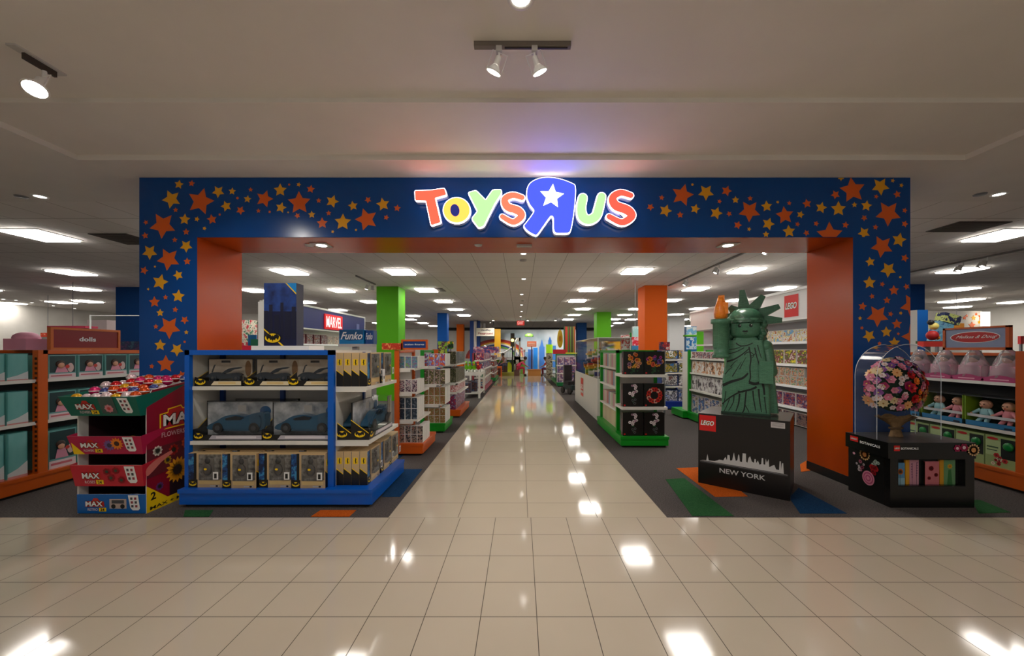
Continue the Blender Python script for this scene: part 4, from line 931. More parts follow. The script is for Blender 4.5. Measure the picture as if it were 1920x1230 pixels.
seqs = random.Random(3); n = 0
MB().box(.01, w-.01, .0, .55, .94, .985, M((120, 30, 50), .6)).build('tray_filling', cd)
for j in range(5):
    for i in range(7):
        x = .04+i*.088+(j % 2)*.03; y = -.045+j*.118
        if x > w-.03: continue
        cn = cols_[(seqs.randrange(6))][1]
        if j == 3 and i in (4, 6): cn = 'gold'
        egg[cn].at((SX0, SF, 0), x, y+seqs.uniform(-.01, .01), .986+j*.03+seqs.uniform(0, .035), lbl(f'{cn} wrapped candy', i, f'from the left in {ORD[j]} row of the teal top tray'), 'wrapped candies in the top tray', seqs.uniform(0, 3)); n += 1
for i, (x, y, cn) in enumerate(((.38, .1, 'gold'), (.5, .06, 'gold'), (.44, .02, 'pale pink'), (.54, .12, 'red'))):
    egg[cn].at((SX0, SF, 0), x, y, .56+.03, lbl(f'{cn} wrapped candy', i, 'from the left in the magenta tray'), 'wrapped candies in the magenta tray')
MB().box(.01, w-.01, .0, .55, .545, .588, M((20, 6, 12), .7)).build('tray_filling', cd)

# ---------------------------------------------------------------- right aisle: green end unit with black boxes
UG2 = (1.489, 5.625, 0.0)
ug = thing('gondola_shelf', 'green based shelving end facing the entrance with six black flower boxes', 'shelving unit', (UG2[0], UG2[1], 0))
gw = .705
mb = MB(); mb.box(0, gw, 0, 1.75, .03, .125, GREEN); mb.box(-.008, gw+.008, -.012, 1.75, .125, .165, GREEN); mb.box(.03, gw-.03, .03, 1.7, .001, .03, BLACK); mb.build('base', ug)
MB().box(.08, gw-.06, .46, .49, .165, 1.44, GREYW).build('back_panel', ug)
for a, b in ((.045, .44), (.045, 1.66), (gw-.06, .44)): MB().box(a, a+.05, b, b+.055, .165, 1.45, GREEN).build('post', ug)
MB().box(.045, .095, .44, 1.715, 1.405, 1.448, GREEN).build('top_rail', ug); MB().box(.045, gw-.01, .44, .48, 1.405, 1.449, GREEN).build('top_rail', ug)
for z in (1.085, .60): MB().rbox(.02, gw-.0, .02, .46, z-.04, z, SHELF, .02).build('shelf', ug)
MB().box(.3, .32, .49, 1.7, .165, 1.43, GREYW).build('back_panel', ug)
for z in (1.16, .85, .49): mb = MB().box(.05, .3, .5, 1.7, z-.015, z, SHELF); mb.box(.042, .05, .5, 1.7, z-.03, z+.002, SHELF); mb.build('shelf', ug)
def posy(mb, cx, cz, r, cols, n, seed, y, pr=.3, stem=True):
    q = random.Random(seed)
    if stem: mb.flat([(cx-.02, cz-r*1.5), (cx+.02, cz-r*1.5), (cx+.006, cz), (cx-.006, cz)], y+.0001, M((40, 80, 50), .5))
    for i in range(n):
        a, t = q.uniform(0, 6.28), r*math.sqrt(q.random()); c = q.choice(cols)
        daisy(mb, cx+math.cos(a)*t, cz+math.sin(a)*t, r*pr*q.uniform(.7, 1.2), M(c, .5), M(tuple(max(0, v-70) for v in c), .5), y-.0004*i/n-.0005, 6, .38)
def flowerbox(kind):
    w, d, h = .305, .1, .345
    mb = MB(); mb.box(-w/2, w/2, 0, d, 0, h, boxblk)
    sch = {'orange': [(232, 120, 30), (226, 160, 120), (150, 110, 140), (240, 180, 60)], 'mixed': [(232, 150, 30), (180, 60, 150), (90, 80, 160), (226, 100, 60)], 'orchid': [(222, 206, 210), (190, 150, 170), (230, 220, 222)], 'wreath': [(210, 34, 24), (226, 60, 40), (236, 180, 160)]}[kind]
    if kind == 'wreath':
        for i in range(14): daisy(mb, math.cos(i*.449)*.09, .17+math.sin(i*.449)*.09, .036, M(sch[i % 3], .5), M((120, 10, 10), .5), -.002-.0001*i, 6, .4)
    elif kind == 'orchid': posy(mb, .0, .245, .075, sch, 12, 5, -.002); posy(mb, .01, .1, .06, [(60, 84, 66), (90, 90, 92)], 6, 6, -.002, .3, False)
    else: posy(mb, .0, .2, .11, sch, 18, 8 if kind == 'orange' else 12, -.002); posy(mb, 0, .07, .06, [(40, 90, 50)], 5, 2, -.002, .3, False)
    mb.rect(-w/2+.015, -w/2+.04, .012, .032, -.002, RED)
    mb.T = left_face(w, d); mb.rect(d*.4, d*.7, .05, .25, -.001, M((170, 120, 130), .5)); mb.rect(d*.3, d*.6, .01, .03, -.001, RED); mb.T = Matrix.Identity(4)
    o = mb.build('flower_kit_box'); o['category'] = 'boxed toy'; return Kind(o)
fb = {k: flowerbox(k) for k in ('orange', 'mixed', 'orchid', 'wreath')}
GW = 'flower boxes on the green end unit'
for (x, z, kd, lb) in ((.205, 1.086, 'orange', 'black box with an orange bouquet, upper shelf left of the green end unit'), (.52, 1.086, 'mixed', 'black box with a mixed bouquet, upper shelf right of the green end unit'),
                       (.195, .601, 'orchid', 'black box with white orchid on the middle shelf beside the red wreath box'), (.515, .601, 'wreath', 'black box with a red flower wreath on the middle shelf'),
                       (.195, .166, 'orchid', 'black box with white orchid, left on the green base'), (.515, .166, 'orchid', 'black box with white orchid, right on the green base')):
    fb[kd].at(UG2, x, .06, z, lb, GW)
books = []
UGL = (UG2[0]+.045, UG2[1]+1.66, RM)
paleb = [(216, 206, 180), (190, 200, 170), (150, 170, 190), (220, 190, 184), (208, 150, 160), (228, 222, 206), (200, 120, 110)]
for zi, (z, h) in enumerate(((1.16, .22), (.85, .24), (.49, .22), (.165, .26))):
    n = 10 if zi < 3 else 6; wd = 1.1/n
    for i in range(n):
        c = paleb[(i*3+zi*2) % 7] if zi < 3 else [(222, 206, 170), (214, 196, 160)][i % 2]
        k = pack(f'bk{zi < 3}{z}{c}', wd-.008, .2, h, M(c, .5), M(tuple(int(v*.92) for v in c), .5), name='slim_carton')
        k.at(UGL, .1+wd*i, .04, z, lbl('slim pastel carton', i, f'from the far end of the {("top", "second", "third", "bottom")[zi]} aisle shelf, green end unit'), 'pastel cartons on the green end unit')
# white counter with clear case
XC = 1.57
wc = thing('display_case', 'white counter with a red square and a clear case of colourful models beside the aisle', 'display case', (XC, 7.75, 0))
mb = MB().box(0, .7, 0, 3.2, 0, .86, M((216, 214, 206), .45)); mb.build('counter', wc)
mb = MB(); mb.T = Matrix.Rotation(RM, 4, 'Z'); mb.rect(-2.15, -1.75, .28, .74, -.003, M((214, 50, 30), .4)); mb.text('LEGO', -2.12, -1.78, .46, .58, -.006, WHITEP, .03, .1); mb.rect(-2.13, -1.77, .36, .42, -.004, M((200, 200, 196), .5)); mb.T = Matrix.Identity(4); mb.build('panel_logo', wc)
mb = MB(); mb.box(.01, .69, .02, 3.18, .862, 1.70, PAD); mb.build('clear_cover', wc)
for a in (.01, .68):
    for b in (.02, 3.17): MB().box(a, a+.012, b, b+.012, .86, 1.71, WHITEP).build('edge_strip', wc)
MB().box(.005, .695, .015, 3.185, 1.70, 1.712, WHITEP).build('top_rim', wc)
MB().box(.1, .66, .1, 3.1, 1.16, 1.17, PAD).build('glass_shelf', wc)
q = random.Random(11)
bc = [(214, 150, 30), (190, 40, 30), (40, 60, 130), (220, 220, 214), (110, 150, 60), (230, 180, 40)]
for i in range(9):
    mb = MB(); y = 0
    for j in range(5):
        a, b = q.uniform(.06, .14), q.uniform(.04, .1); mb.box(-a, a, -b, b, y, y+.05, M(bc[(i+j) % 6], .35)); y += .05
    mb.cyl((0, 0, y), (0, 0, y+.06), .02, .01, M(bc[i % 6], .4), 8)
    lv = .864 if i < 5 else 1.172
    tag(mb.build('brick_model', None, (XC+.32, 8.1+(i if i < 5 else i-4.6)*.62, lv)), f"small colourful brick model, {ORD[i if i < 5 else i-5]} from the near end, {'lower' if i < 5 else 'upper'} level of the clear case", 'model', 'brick models in the clear case')
# things on and above the green end unit / counter
mb = MB(); 
for i in range(14): mb.box(i*.055, i*.055+.03, 0, .02, 0, .22, M((206, 196, 170), .5))
mb.box(0, .77, -.005, .03, .22, .25, M((206, 196, 170), .5)); mb.box(0, .77, -.005, .03, .02, .04, M((120, 106, 90), .5)); mb.box(0, .77, 0, .4, -.02, 0, M((180, 170, 150), .5))
tag(mb.build('wooden_rack', None, (PX(1120, 10.9), 10.9, PZ(655, 10.9))), 'cream slatted rack above the clear case', 'rack')
board(1166, 1181, 628, 656, 8.0, art([(236, 232, 226), (214, 50, 40), (236, 232, 226), (236, 232, 226)], 5), 'white sign with red squares above the green end unit', .1)
board(1182, 1184, 624, 656, 8.0, GREEN, 'thin green edge strip beside the white sign with red squares', .1)
board(1186, 1197, 632, 648, 9.5, art([(220, 40, 60), (240, 200, 210)], 6), 'red and pink box left of the orange column', .1, 'carton', 'carton')
board(1187, 1197, 612, 632, 9.5, art([(170, 220, 216), (226, 236, 236)], 4), 'pale turquoise box left of the orange column', .1, 'carton', 'carton')
board(1186, 1197, 648, 656, 9.5, M((60, 130, 180), .5), 'blue box left of the orange column', .1, 'carton', 'carton')
board(1237, 1256, 641, 656, 8.5, art([(230, 226, 224), (200, 50, 40), (60, 50, 80)], 6), 'white and red sign right of the foot of the orange column', .05, 'shelf_sign', 'sign')
# blue rack facing the entrance
XB0, XB1, DBk = PX(1240, 9.2), PX(1283, 9.2), 9.2
br = thing('gondola_shelf', 'blue based shelf end with four large vehicle boxes right of the orange column', 'shelving unit', (XB0, DBk, 0))
gondola(br, XB1-XB0, .5, 1.44, ((PZ(674, 9.3), .03), (PZ(699, 9.3), .03), (PZ(724, 9.3), .03)), M((10, 50, 150), .4), base_h=.2)
for i, (y0, y1, fr, ds) in enumerate(((657, 673, art([(40, 120, 200), (210, 160, 50), (60, 80, 40), (230, 230, 226)], 7), 'blue box with a yellow vehicle'), (681, 698, art([(40, 120, 200), (190, 160, 50), (70, 90, 40), (230, 230, 226)], 7), 'blue and green box with a vehicle'),
                                      (703, 723, art([(170, 170, 172), (70, 60, 66), (230, 230, 230), (130, 90, 90)], 7), 'grey box with a white model'), (731, 752, art([(60, 100, 170), (190, 190, 200), (70, 70, 80), (230, 230, 230)], 7), 'large blue and silver box'))):
    ph = (y1-y0)*9.25/F
    for j in range(2):
        k = pack(f'bl{i}{j}', .4 if j == 0 else .1, .3, ph, M((40, 70, 130), .5), fr); k.at((XB0, DBk, 0), .23 if j == 0 else .5, .08, PZ(y1, 9.3)+.004 if i < 3 else .2, f"{ds} {('top', 'second', 'third', 'bottom')[i]} shelf, blue based rack, {('left', 'right')[j]} one", 'vehicle boxes on the blue based rack')
# green rack behind the statue, facing the aisle
_, UR = rack(3.5, 6.46, 7.95, .45, 1.45, ((1.285, .04), (.99, .03), (.64, .02)), GREEN, 'green framed shelf run left of the statue with white boxes', .17, RM, front=())
ur = _
MB().box(0, .05, 0, .05, .17, 1.45, GREEN).build('post', ur); MB().box(1.44, 1.49, 0, .05, .17, 1.45, GREEN).build('post', ur)
MB().box(-.3, -.02, .02, .4, .17, 1.42, WHITE).build('end_panel', ur); MB().box(-.6, 0, -.1, .45, .03, .17, GREEN).build('base', ur)
sets = (((1.285, .13, 9, art([(190, 190, 196), (60, 60, 80), (150, 60, 70), (230, 226, 220)], 12), 'small dark and white carton'), (.99, .24, 7, art([(226, 222, 216), (226, 222, 216), (200, 140, 90), (60, 50, 50)], 8), 'white carton with a brown picture'),
         (.64, .29, 6, art([(222, 220, 220), (222, 220, 220), (150, 140, 146), (40, 36, 40)], 8), 'white carton with a dark picture'), (.17, .37, 5, art([(70, 140, 200), (60, 50, 110), (220, 210, 214), (150, 130, 100)], 7), 'blue and violet carton')))
for zi, (z, h, n, fr, ds) in enumerate(sets):
    wd = 1.36/n; k = pack(f'gr{z}', wd-.008, .25, h, M((214, 210, 206), .5), fr)
    for i in range(n): k.at(UR, .08+wd*(i+.5), .06, z, lbl(ds, i, f'from the far end, {("top", "second", "third", "bottom")[zi]} shelf beside the torch'), f'cartons on the {("top", "second", "third", "bottom")[zi]} shelf left of the statue')
# tall white sign stands near the green column behind the torch
gs = thing('sign_stand', 'green edged blue and white sign stand left of the torch', 'sign stand', (PX(1286, 10.5), 10.5, 0))
gs.location.z = 0
MB().box(0, .3, 0, .1, 0, PZ(612, 10.5), M((30, 120, 180), .5), ).build('stand', gs)
MB().box(.01, .29, -.02, 0, PZ(655, 10.5), PZ(632, 10.5), art([(60, 150, 210), (220, 236, 240), (40, 120, 190)], 4)).build('lower_sign', gs)
MB().box(.01, .29, -.02, 0, PZ(628, 10.5), PZ(613, 10.5), art([(120, 190, 230), (230, 240, 240)], 4)).build('upper_sign', gs)
MB().box(-.03, .33, -.03, .11, PZ(631, 10.5), PZ(628, 10.5), M((80, 180, 20), .5)).build('green_rail', gs)
# white wall shelving at the right
XW, LW = 5.2, 4.93
ww = thing('tall_shelving', 'bright white wall shelving under a white header with a red square logo', 'shelving unit', (XW, 11.6, 0), RM)
MB().box(0, LW, .4, .46, 0, 2.62, M((190, 190, 196), .5)).build('back_panel', ww)
mb = MB().box(0, LW, 0, .4, 2.05, 2.58, M((232, 230, 228), .4)); mb.box(-.01, LW+.01, -.02, .42, 2.57, 2.62, WHITEP); mb.box(-.01, LW+.01, -.02, .42, 2.02, 2.055, WHITEP); mb.build('header', ww)
def brick_logo(mb, x0, x1, z0, z1, y):
    w, h = x1-x0, z1-z0
    mb.rect(x0, x1, z0, z1, y, M((214, 22, 22), .4))
    for i, (b, m) in enumerate(((.09, YELLOW), (.075, BLACK), (.03, WHITEP))): mb.text('LEGO', x0+w*.08, x1-w*.14, z0+h*.36, z0+h*.66, y-.001*(i+1)*max(1, w*2), m, b, .08)
lx = 11.6-PY(573, 2.3)
lc = 11.6-XW*F/(1484-CX)
mb = MB(); brick_logo(mb, lc-.19, lc+.19, 2.09, 2.51, -.006); o = mb.build('logo_panel', ww); o['label'] = 'red square with white slanted capitals'
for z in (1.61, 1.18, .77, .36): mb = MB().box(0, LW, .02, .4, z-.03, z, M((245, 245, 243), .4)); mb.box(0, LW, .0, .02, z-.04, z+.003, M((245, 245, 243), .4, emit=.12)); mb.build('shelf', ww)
UW = (XW, 11.6, RM)
br_cols = [(art([(110, 170, 220), (230, 200, 70), (230, 236, 240), (200, 120, 50)], 9), 'light blue and yellow carton', .24, .36), (art([(236, 220, 60), (60, 110, 60), (150, 60, 70), (230, 224, 220)], 9), 'yellow and red carton', .28, .34), (art([(60, 140, 90), (230, 220, 200), (220, 120, 50), (100, 170, 180)], 16), 'small green and orange carton', .17, .17), (art([(60, 40, 110), (190, 90, 70), (50, 60, 120), (220, 180, 170)], 8), 'dark violet carton', .27, .36), (art([(80, 60, 80), (150, 120, 110), (40, 40, 60)], 8), 'dark carton', .25, .36)]
for zi, (z, (fr, ds, h, wd)) in enumerate(zip((1.61, 1.18, .77, .36, .02), br_cols)):
    k = pack(f'w{z}', wd-.015, .25, h, M((224, 222, 214), .5), fr)
    n = int(2.0/wd); st = 2
    for i in range(int(2.6/wd)): k.at(UW, LW-.2-wd*(i+.5), .05, z, lbl(ds, min(i, 19), f'from the near end, {("top", "second", "third", "fourth", "lowest")[zi]} white wall shelf'), f'cartons on the {("top", "second", "third", "fourth", "lowest")[zi]} white wall shelf')
    if zi == 2:
        for i in range(7): k.at(UW, LW-.35-wd*(i+.5), .06, z+h+.002, lbl('green and orange carton in the upper layer', i, 'along the third white wall shelf'), f'cartons on the third white wall shelf')
# ---------------------------------------------------------------- pedestal and brick statue
ANG = math.radians(-38.5)
pc = (2.495, 4.135)
P0 = (1.94, 4.14); PW, PD, PH = .82, .655, .765
ped = thing('pedestal', 'black box pedestal with a red square logo and a white city skyline', 'pedestal', (P0[0], P0[1], 0), ANG)
pb = M((20, 16, 16), .28); slv = M((206, 206, 206), .4)
mb = MB().box(0, PW, 0, PD, 0, PH, pb, top=M((44, 42, 42), .25)); mb.build('box', ped)
mb = MB(); brick_logo(mb, .012, .175, PH-.185, PH-.018, -.002); o = mb.build('logo', ped); o['label'] = 'red square with white slanted capitals'
mb = MB(); zb = .255
sky = [(.02,zb),(.05,zb+.004),(.075,zb+.006),(.082,zb+.05),(.087,zb+.075),(.092,zb+.05),(.1,zb+.01),(.16,zb+.012),(.2,zb+.03),(.205,zb+.035),(.25,zb+.035),(.255,zb+.05),(.27,zb+.075),(.28,zb+.05),(.285,zb+.045),(.29,zb+.1),(.31,zb+.1),(.315,zb+.045),(.335,zb+.05),(.345,zb+.1),(.352,zb+.135),(.358,zb+.1),(.37,zb+.05),(.385,zb+.06),(.395,zb+.12),(.402,zb+.12),(.41,zb+.05),(.43,zb+.05),(.435,zb+.14),(.465,zb+.14),(.468,zb+.06),(.48,zb+.05),(.49,zb+.1),(.505,zb+.12),(.52,zb+.07),(.54,zb+.06),(.545,zb+.1),(.555,zb+.1),(.56,zb+.06),(.575,zb+.09),(.59,zb+.05),(.605,zb+.06),(.61,zb+.12),(.622,zb+.12),(.625,zb+.06),(.64,zb+.06),(.645,zb+.12),(.655,zb+.08),(.67,zb+.12),(.675,zb+.04),(.7,zb+.06),(.72,zb+.07),(.735,zb+.03),(.76,zb+.03),(.765,zb+.115),(.775,zb+.115),(.778,zb+.03),(.785,zb+.1),(.795,zb+.1),(.8,zb)]
mb.flat([(x*.95+.01, z) for x, z in sky], -.002, slv); mb.rect(.02, .8, zb-.012, zb-.004, -.002, GREY); mb.rect(.02, .8, zb-.022, zb-.017, -.002, GREYD); mb.build('skyline_print', ped)
mb = MB(); mb.text('NEW YORK', .21, .62, .155, .205, -.002, slv, .015); mb.build('lettering', ped)
mb = MB(); mb.rect(.665, .78, PH-.075, PH-.02, -.002, M((196, 190, 190), .5)); [mb.rect(.675, .77, PH-.034-i*.012, PH-.03-i*.012, -.003, GREY) for i in range(3)]; mb.build('info_label', ped)

def brick(c1, c2, gr, name, sc=1):
    m = bpy.data.materials.new(name); m.use_nodes = True; n, l = nodes(m); b = n['Principled BSDF']
    tc = n.new('ShaderNodeTexCoord'); sx = n.new('ShaderNodeSeparateXYZ'); l.new(tc.outputs['Object'], sx.inputs[0])
    ad = n.new('ShaderNodeMath'); ad.operation = 'ADD'; l.new(sx.outputs['X'], ad.inputs[0]); l.new(sx.outputs['Y'], ad.inputs[1])
    cb = n.new('ShaderNodeCombineXYZ'); l.new(ad.outputs[0], cb.inputs[0]); l.new(sx.outputs['Z'], cb.inputs[1])
    t = n.new('ShaderNodeTexBrick'); t.inputs['Scale'].default_value = 1; t.inputs['Brick Width'].default_value = .032; t.inputs['Row Height'].default_value = .0096*sc
    t.inputs['Mortar Size'].default_value = .0006; t.inputs['Color1'].default_value = lin(c1); t.inputs['Color2'].default_value = lin(c2); t.inputs['Mortar'].default_value = lin(gr)
    l.new(cb.outputs[0], t.inputs['Vector']); l.new(t.outputs['Color'], b.inputs['Base Color']); b.inputs['Roughness'].default_value = .32
    bp = n.new('ShaderNodeBump'); bp.inputs['Strength'].default_value = .4; bp.inputs['Distance'].default_value = .002; bp.invert = True; l.new(t.outputs['Fac'], bp.inputs['Height']); l.new(bp.outputs[0], b.inputs['Normal'])
    return m
SG = brick((76, 128, 100), (88, 142, 112), (40, 76, 58), 'statue_bricks'); SGD = brick((50, 94, 70), (62, 108, 82), (26, 52, 40), 'hair_bricks'); OR_ = brick((246, 130, 20), (250, 150, 40), (180, 80, 10), 'flame_bricks')
INK = M((14, 26, 20), .4)
SX = .86
stloc = local((P0[0], P0[1], ANG), .40, .33, PH+.001)
st = thing('brick_statue', 'green brick built statue with spiked crown holding a torch, on the black pedestal', 'statue', stloc, ANG+math.radians(8))
# torso and robe: front face leans back, wider at the foot
def frustum(mb, z0, z1, a0, a1, b0, b1, mat, cx0=0, cx1=0, cy0=0, cy1=0, r=.03, n=3):
    def ring(a, b, cx, cy, z):
        out = []
        for sx, sy, t0 in ((1, 1, 0), (-1, 1, 90), (-1, -1, 180), (1, -1, 270)):
            for i in range(n+1):
                t = math.radians(t0+90*i/n); out.append((cx+sx*(a-r)+r*math.cos(t), cy+sy*(b-r)+r*math.sin(t), z))
        return out
    A, B = ring(a0, b0, cx0, cy0, z0), ring(a1, b1, cx1, cy1, z1); k = len(A)
    mb.add(A+B, [(i, (i+1) % k, (i+1) % k+k, i+k) for i in range(k)]+[tuple(range(k-1, -1, -1)), tuple(range(k, 2*k))], mat)
mb = MB(); frustum(mb, 0, .36, .262*SX, .25*SX, .16, .155, SG); frustum(mb, .36, .79, .25*SX, .185*SX, .155, .12, SG); frustum(mb, .79, .82, .12, .11, .1, .09, SG)
mb.build('robe_body', st)
# dark drapery lines on the front (front face y at height z)

def fy(z): return -(.16+(.155-.16)*z/.36) if z < .36 else -(.155+(.12-.155)*(z-.36)/.43)
dl_ = MB()
def ink(pts, w0=.008, w1=.003):
    k = len(pts)*3; P = stroke(pts, [1.6*(w0+(w1-w0)*i/(len(pts)-1)) for i in range(len(pts))], 4)
    n = len(P)
    m = (n-10)//2
    L, R = P[:m], P[m+5:m+5+m][::-1]
    for i in range(m-1):
        q = [L[i], L[i+1], R[i+1], R[i]]; dl_.add([(x*SX, fy(z)-.0035, z) for x, z in q], [(0, 1, 2, 3)], INK)
for p, a, b in (([(-.245,.30),(-.15,.345),(-.03,.385),(.03,.44)], .02, .012), ([(-.2,.56),(-.12,.585),(-.03,.64),(.04,.70)], .012, .006), ([(.04,.72),(.06,.6),(.05,.5),(.055,.4),(.04,.345)], .009, .008), ([(.04,.345),(.1,.33),(.17,.345),(.19,.3),(.2,.22)], .02, .012),
                ([(-.25,.1),(-.17,.17),(-.06,.235),(.06,.27),(.12,.3)], .007, .014), ([(.1,.71),(.12,.62),(.15,.52),(.17,.44)], .008, .005), ([(.13,.74),(.15,.66),(.17,.6)], .006, .004), ([(-.1,.76),(-.05,.73),(.02,.735),(.08,.76)], .008, .006),
                ([(-.19,.69),(-.1,.70),(-.02,.735)], .006, .004), ([(-.2,.64),(-.1,.665),(-.01,.71)], .006, .005), ([(-.16,.5),(-.12,.55),(-.08,.58)], .005, .003), ([(-.14,.4),(-.09,.48),(-.04,.56)], .007, .003), ([(-.06,.48),(-.03,.54),(.01,.61)], .006, .003),
                ([(-.22,.42),(-.18,.47),(-.14,.5)], .006, .003), ([(-.21,.24),(-.22,.16),(-.24,.08)], .006, .004), ([(-.12,.2),(-.13,.12),(-.18,.03)], .008, .004), ([(-.06,.22),(-.07,.12),(-.1,.03)], .012, .006), ([(-.17,.16),(-.2,.08),(-.23,.02)], .006, .004),
                ([(.01,.25),(0,.15),(-.01,.06),(-.03,.02)], .01, .008), ([(.0,.1),(.03,.05),(.04,.02)], .006, .004), ([(.08,.26),(.09,.16),(.11,.05)], .01, .006), ([(.14,.28),(.15,.16),(.17,.04)], .012, .005), ([(.2,.2),(.21,.1),(.22,.03)], .008, .004), ([(-.01,.63),(.02,.66),(.06,.66),(.09,.63),(.07,.6)], .006, .004), ([(.06,.62),(.1,.64),(.12,.67)], .005, .003), ([(-.08,.245),(-.03,.24),(.0,.25)], .01, .006)):
    ink(p, a, b)
dl_.build('drapery_lines', st)
mb = MB(); mb.box(-.226, .226, -.162, .16, .0, .022, M((36, 66, 50), .4)); mb.build('foot_plate', st)
# arms
mb = MB(); mb.ball((.175, .0, .72), .08, SG, 14, 8, 1, 1.1, 1); mb.cyl((.185, .0, .72), (.225, -.05, .48), .07, .062, SG, 14); mb.ball((.228, -.06, .46), .066, SG, 12, 7)
mb.T = Matrix.Identity(4); a = mb.build('arm', st); a['label'] = 'lowered arm beside the robe'
mb = MB(); mb.box(.125, .245, -.215, -.12, .34, .57, SG); mb.build('tablet', st)
mb = MB(); frustum(mb, .02, .7, .09, .05, .11, .08, SG, .215, .19, .06, .04); mb.build('cloak', st)
mb = MB(); mb.ball((-.175, .0, .71), .08, SG, 14, 8, 1, 1.1, 1); mb.cyl((-.18, -.01, .70), (-.21, -.14, .66), .066, .06, SG, 14); mb.cyl((-.21, -.14, .66), (-.22, -.2, .70), .056, .052, SG, 12)
a = mb.build('arm', st); a['label'] = 'raised arm holding the torch'
tx, ty = -.225, -.235
mb = MB(); mb.lathe([(.0001, .6), (.085, .6), (.085, .635), (.07, .64), (.074, .72), (.079, .73), (.079, .965), (.098, .97), (.098, 1.015), (.0001, 1.016)], SG, (tx, ty, 0), 12); mb.build('torch', st)
mb = MB(); mb.lathe([(.05, 1.017), (.064, 1.03), (.068, 1.08), (.064, 1.14), (.048, 1.18), (.036, 1.22), (.03, 1.245), (.0001, 1.248)], OR_, (tx, ty, 0), 8); mb.box(tx-.025, tx+.035, ty-.02, ty+.03, 1.19, 1.27, OR_); mb.box(tx+.02, tx+.07, ty-.05, ty+.03, 1.07, 1.19, OR_); mb.build('flame', st)
# head
hz = .82
mb = MB(); mb.lathe([(.09, hz-.005), (.105, hz+.0), (.135, hz+.02), (.15, hz+.05), (.152, hz+.15), (.15, hz+.2), (.12, hz+.225), (.0001, hz+.226)], SG, (0, 0, 0), 28)
def onhead(x, z, r=.1525): return (x, -math.sqrt(max(0, r*r-x*x)), z)
hd = mb.build('head', st)
mb = MB()
def facep(pts, mat, r=.1535): mb.add([onhead(x, z, r) for x, z in pts], [tuple(range(len(pts)))], mat)
for sx in (-1, 1):
    facep([(sx*.052+.017*math.cos(t/16*6.283), hz+.125+.019*math.sin(t/16*6.283)) for t in range(16)], INK)
    facep([(sx*.052+.006+.005*math.cos(t/8*6.283), hz+.132+.005*math.sin(t/8*6.283)) for t in range(8)], WHITEP, .155)
    facep([(sx*.028, hz+.152), (sx*.052, hz+.165), (sx*.08, hz+.157), (sx*.08, hz+.163), (sx*.052, hz+.172), (sx*.028, hz+.159)], INK)
facep([(-.03, hz+.066), (-.012, hz+.075), (0, hz+.07), (.012, hz+.075), (.03, hz+.066), (.014, hz+.054), (-.014, hz+.054)], INK); facep([(-.014, hz+.04), (.014, hz+.04), (.01, hz+.036), (-.01, hz+.036)], INK)
mb.build('face', hd)
# wavy hair
mb = MB()
mb.add([], [], SGD)
ring = [(.158+.012*math.sin(i*1.3), i) for i in range(0)]
prof = []
for j in range(9):
    t = j/8; prof.append((.17*math.cos(t*1.35)+.01, hz+.16+.16*math.sin(t*1.45)))
n = 32
vs, fs = [], []
for j, (r, z) in enumerate(prof):
    for i in range(n):
        a = 2*math.pi*i/n; rr = r*(1+.035*math.sin(a*9+j*1.6)); vs.append((rr*math.cos(a), rr*math.sin(a)*1.0+.0, z))
for j in range(len(prof)-1):
    for i in range(n): fs.append((j*n+i, j*n+(i+1) % n, (j+1)*n+(i+1) % n, (j+1)*n+i))
mb.add(vs, fs, SGD, True); mb.add([vs[(len(prof)-1)*n+i] for i in range(n)], [tuple(range(n))], SGD)
for j in range(7):                                   # hair falling round the back and sides
    z0 = hz+.16-j*.03
    for i in range(13):
        a = math.radians(-18+i*18); rr = .172+.012*math.sin(i*2.2+j*2)-.002*j
        mb.ball((rr*math.cos(a), rr*math.sin(a)+.01, z0), .036, SGD, 7, 5)
mb.lathe([(.155, hz+.165), (.176, hz+.17), (.178, hz+.2), (.16, hz+.208)], SG, (0, 0, 0), 30)
mb.build('hair', st)
# crown of spikes
cz = hz+.2
for a_, L_ in ((165, .12), (135, .15), (95, .265), (56, .24), (22, .275), (-4, .275)):
    a = math.radians(a_); c, s = math.cos(a), math.sin(a); mb = MB()
    r0 = .12; w0, w1 = .06, .024
    b = [(c*r0-s*w0, s*r0+c*w0), (c*r0+s*w0, s*r0-c*w0)]; t = [(c*(r0+L_-.06)+s*w1, s*(r0+L_-.06)-c*w1), (c*(r0+L_-.06)-s*w1, s*(r0+L_-.06)+c*w1)]
    mb.prism([(x*1.0, cz+z) for x, z in b+t], -.02, .045, SGD)
    o = mb.build('crown_spike', st); o.rotation_euler.z = -.06

# ---------------------------------------------------------------- botanical display
BX0, BX1, BF, BB = 3.40, 4.175, 3.485, 3.93
bd = thing('flower_display', 'black display box with flower pictures and a window of small kits, right of the archway', 'display', (BX0, BF, 0))
bw, bdp = BX1-BX0, BB-BF
gb = M((20, 20, 19), .25)
mb = MB().box(0, bw, .06, bdp, .0, .55, M((14, 14, 13), .4)); mb.box(0, .075, 0, .06, 0, .55, gb); mb.box(bw-.085, bw, 0, .06, 0, .55, gb); mb.box(.075, bw-.085, 0, .06, 0, .20, gb); mb.box(.075, bw-.085, 0, .06, .44, .55, gb); mb.build('cabinet', bd)
MB().box(-.03, bw, -.012, bdp, .455, .60, gb, top=M((62, 58, 54), .3)).build('top_slab', bd)
MB().box(.08, bw-.09, .035, .04, .2, .44, M((6, 6, 6), .5)) 
mb = MB(); brick_logo(mb, .02, .075, .525, .575, -.014); mb.text('BOTANICALS', .085, .245, .538, .558, -.0145, WHITEP, .03); mb.build('front_lettering', bd)
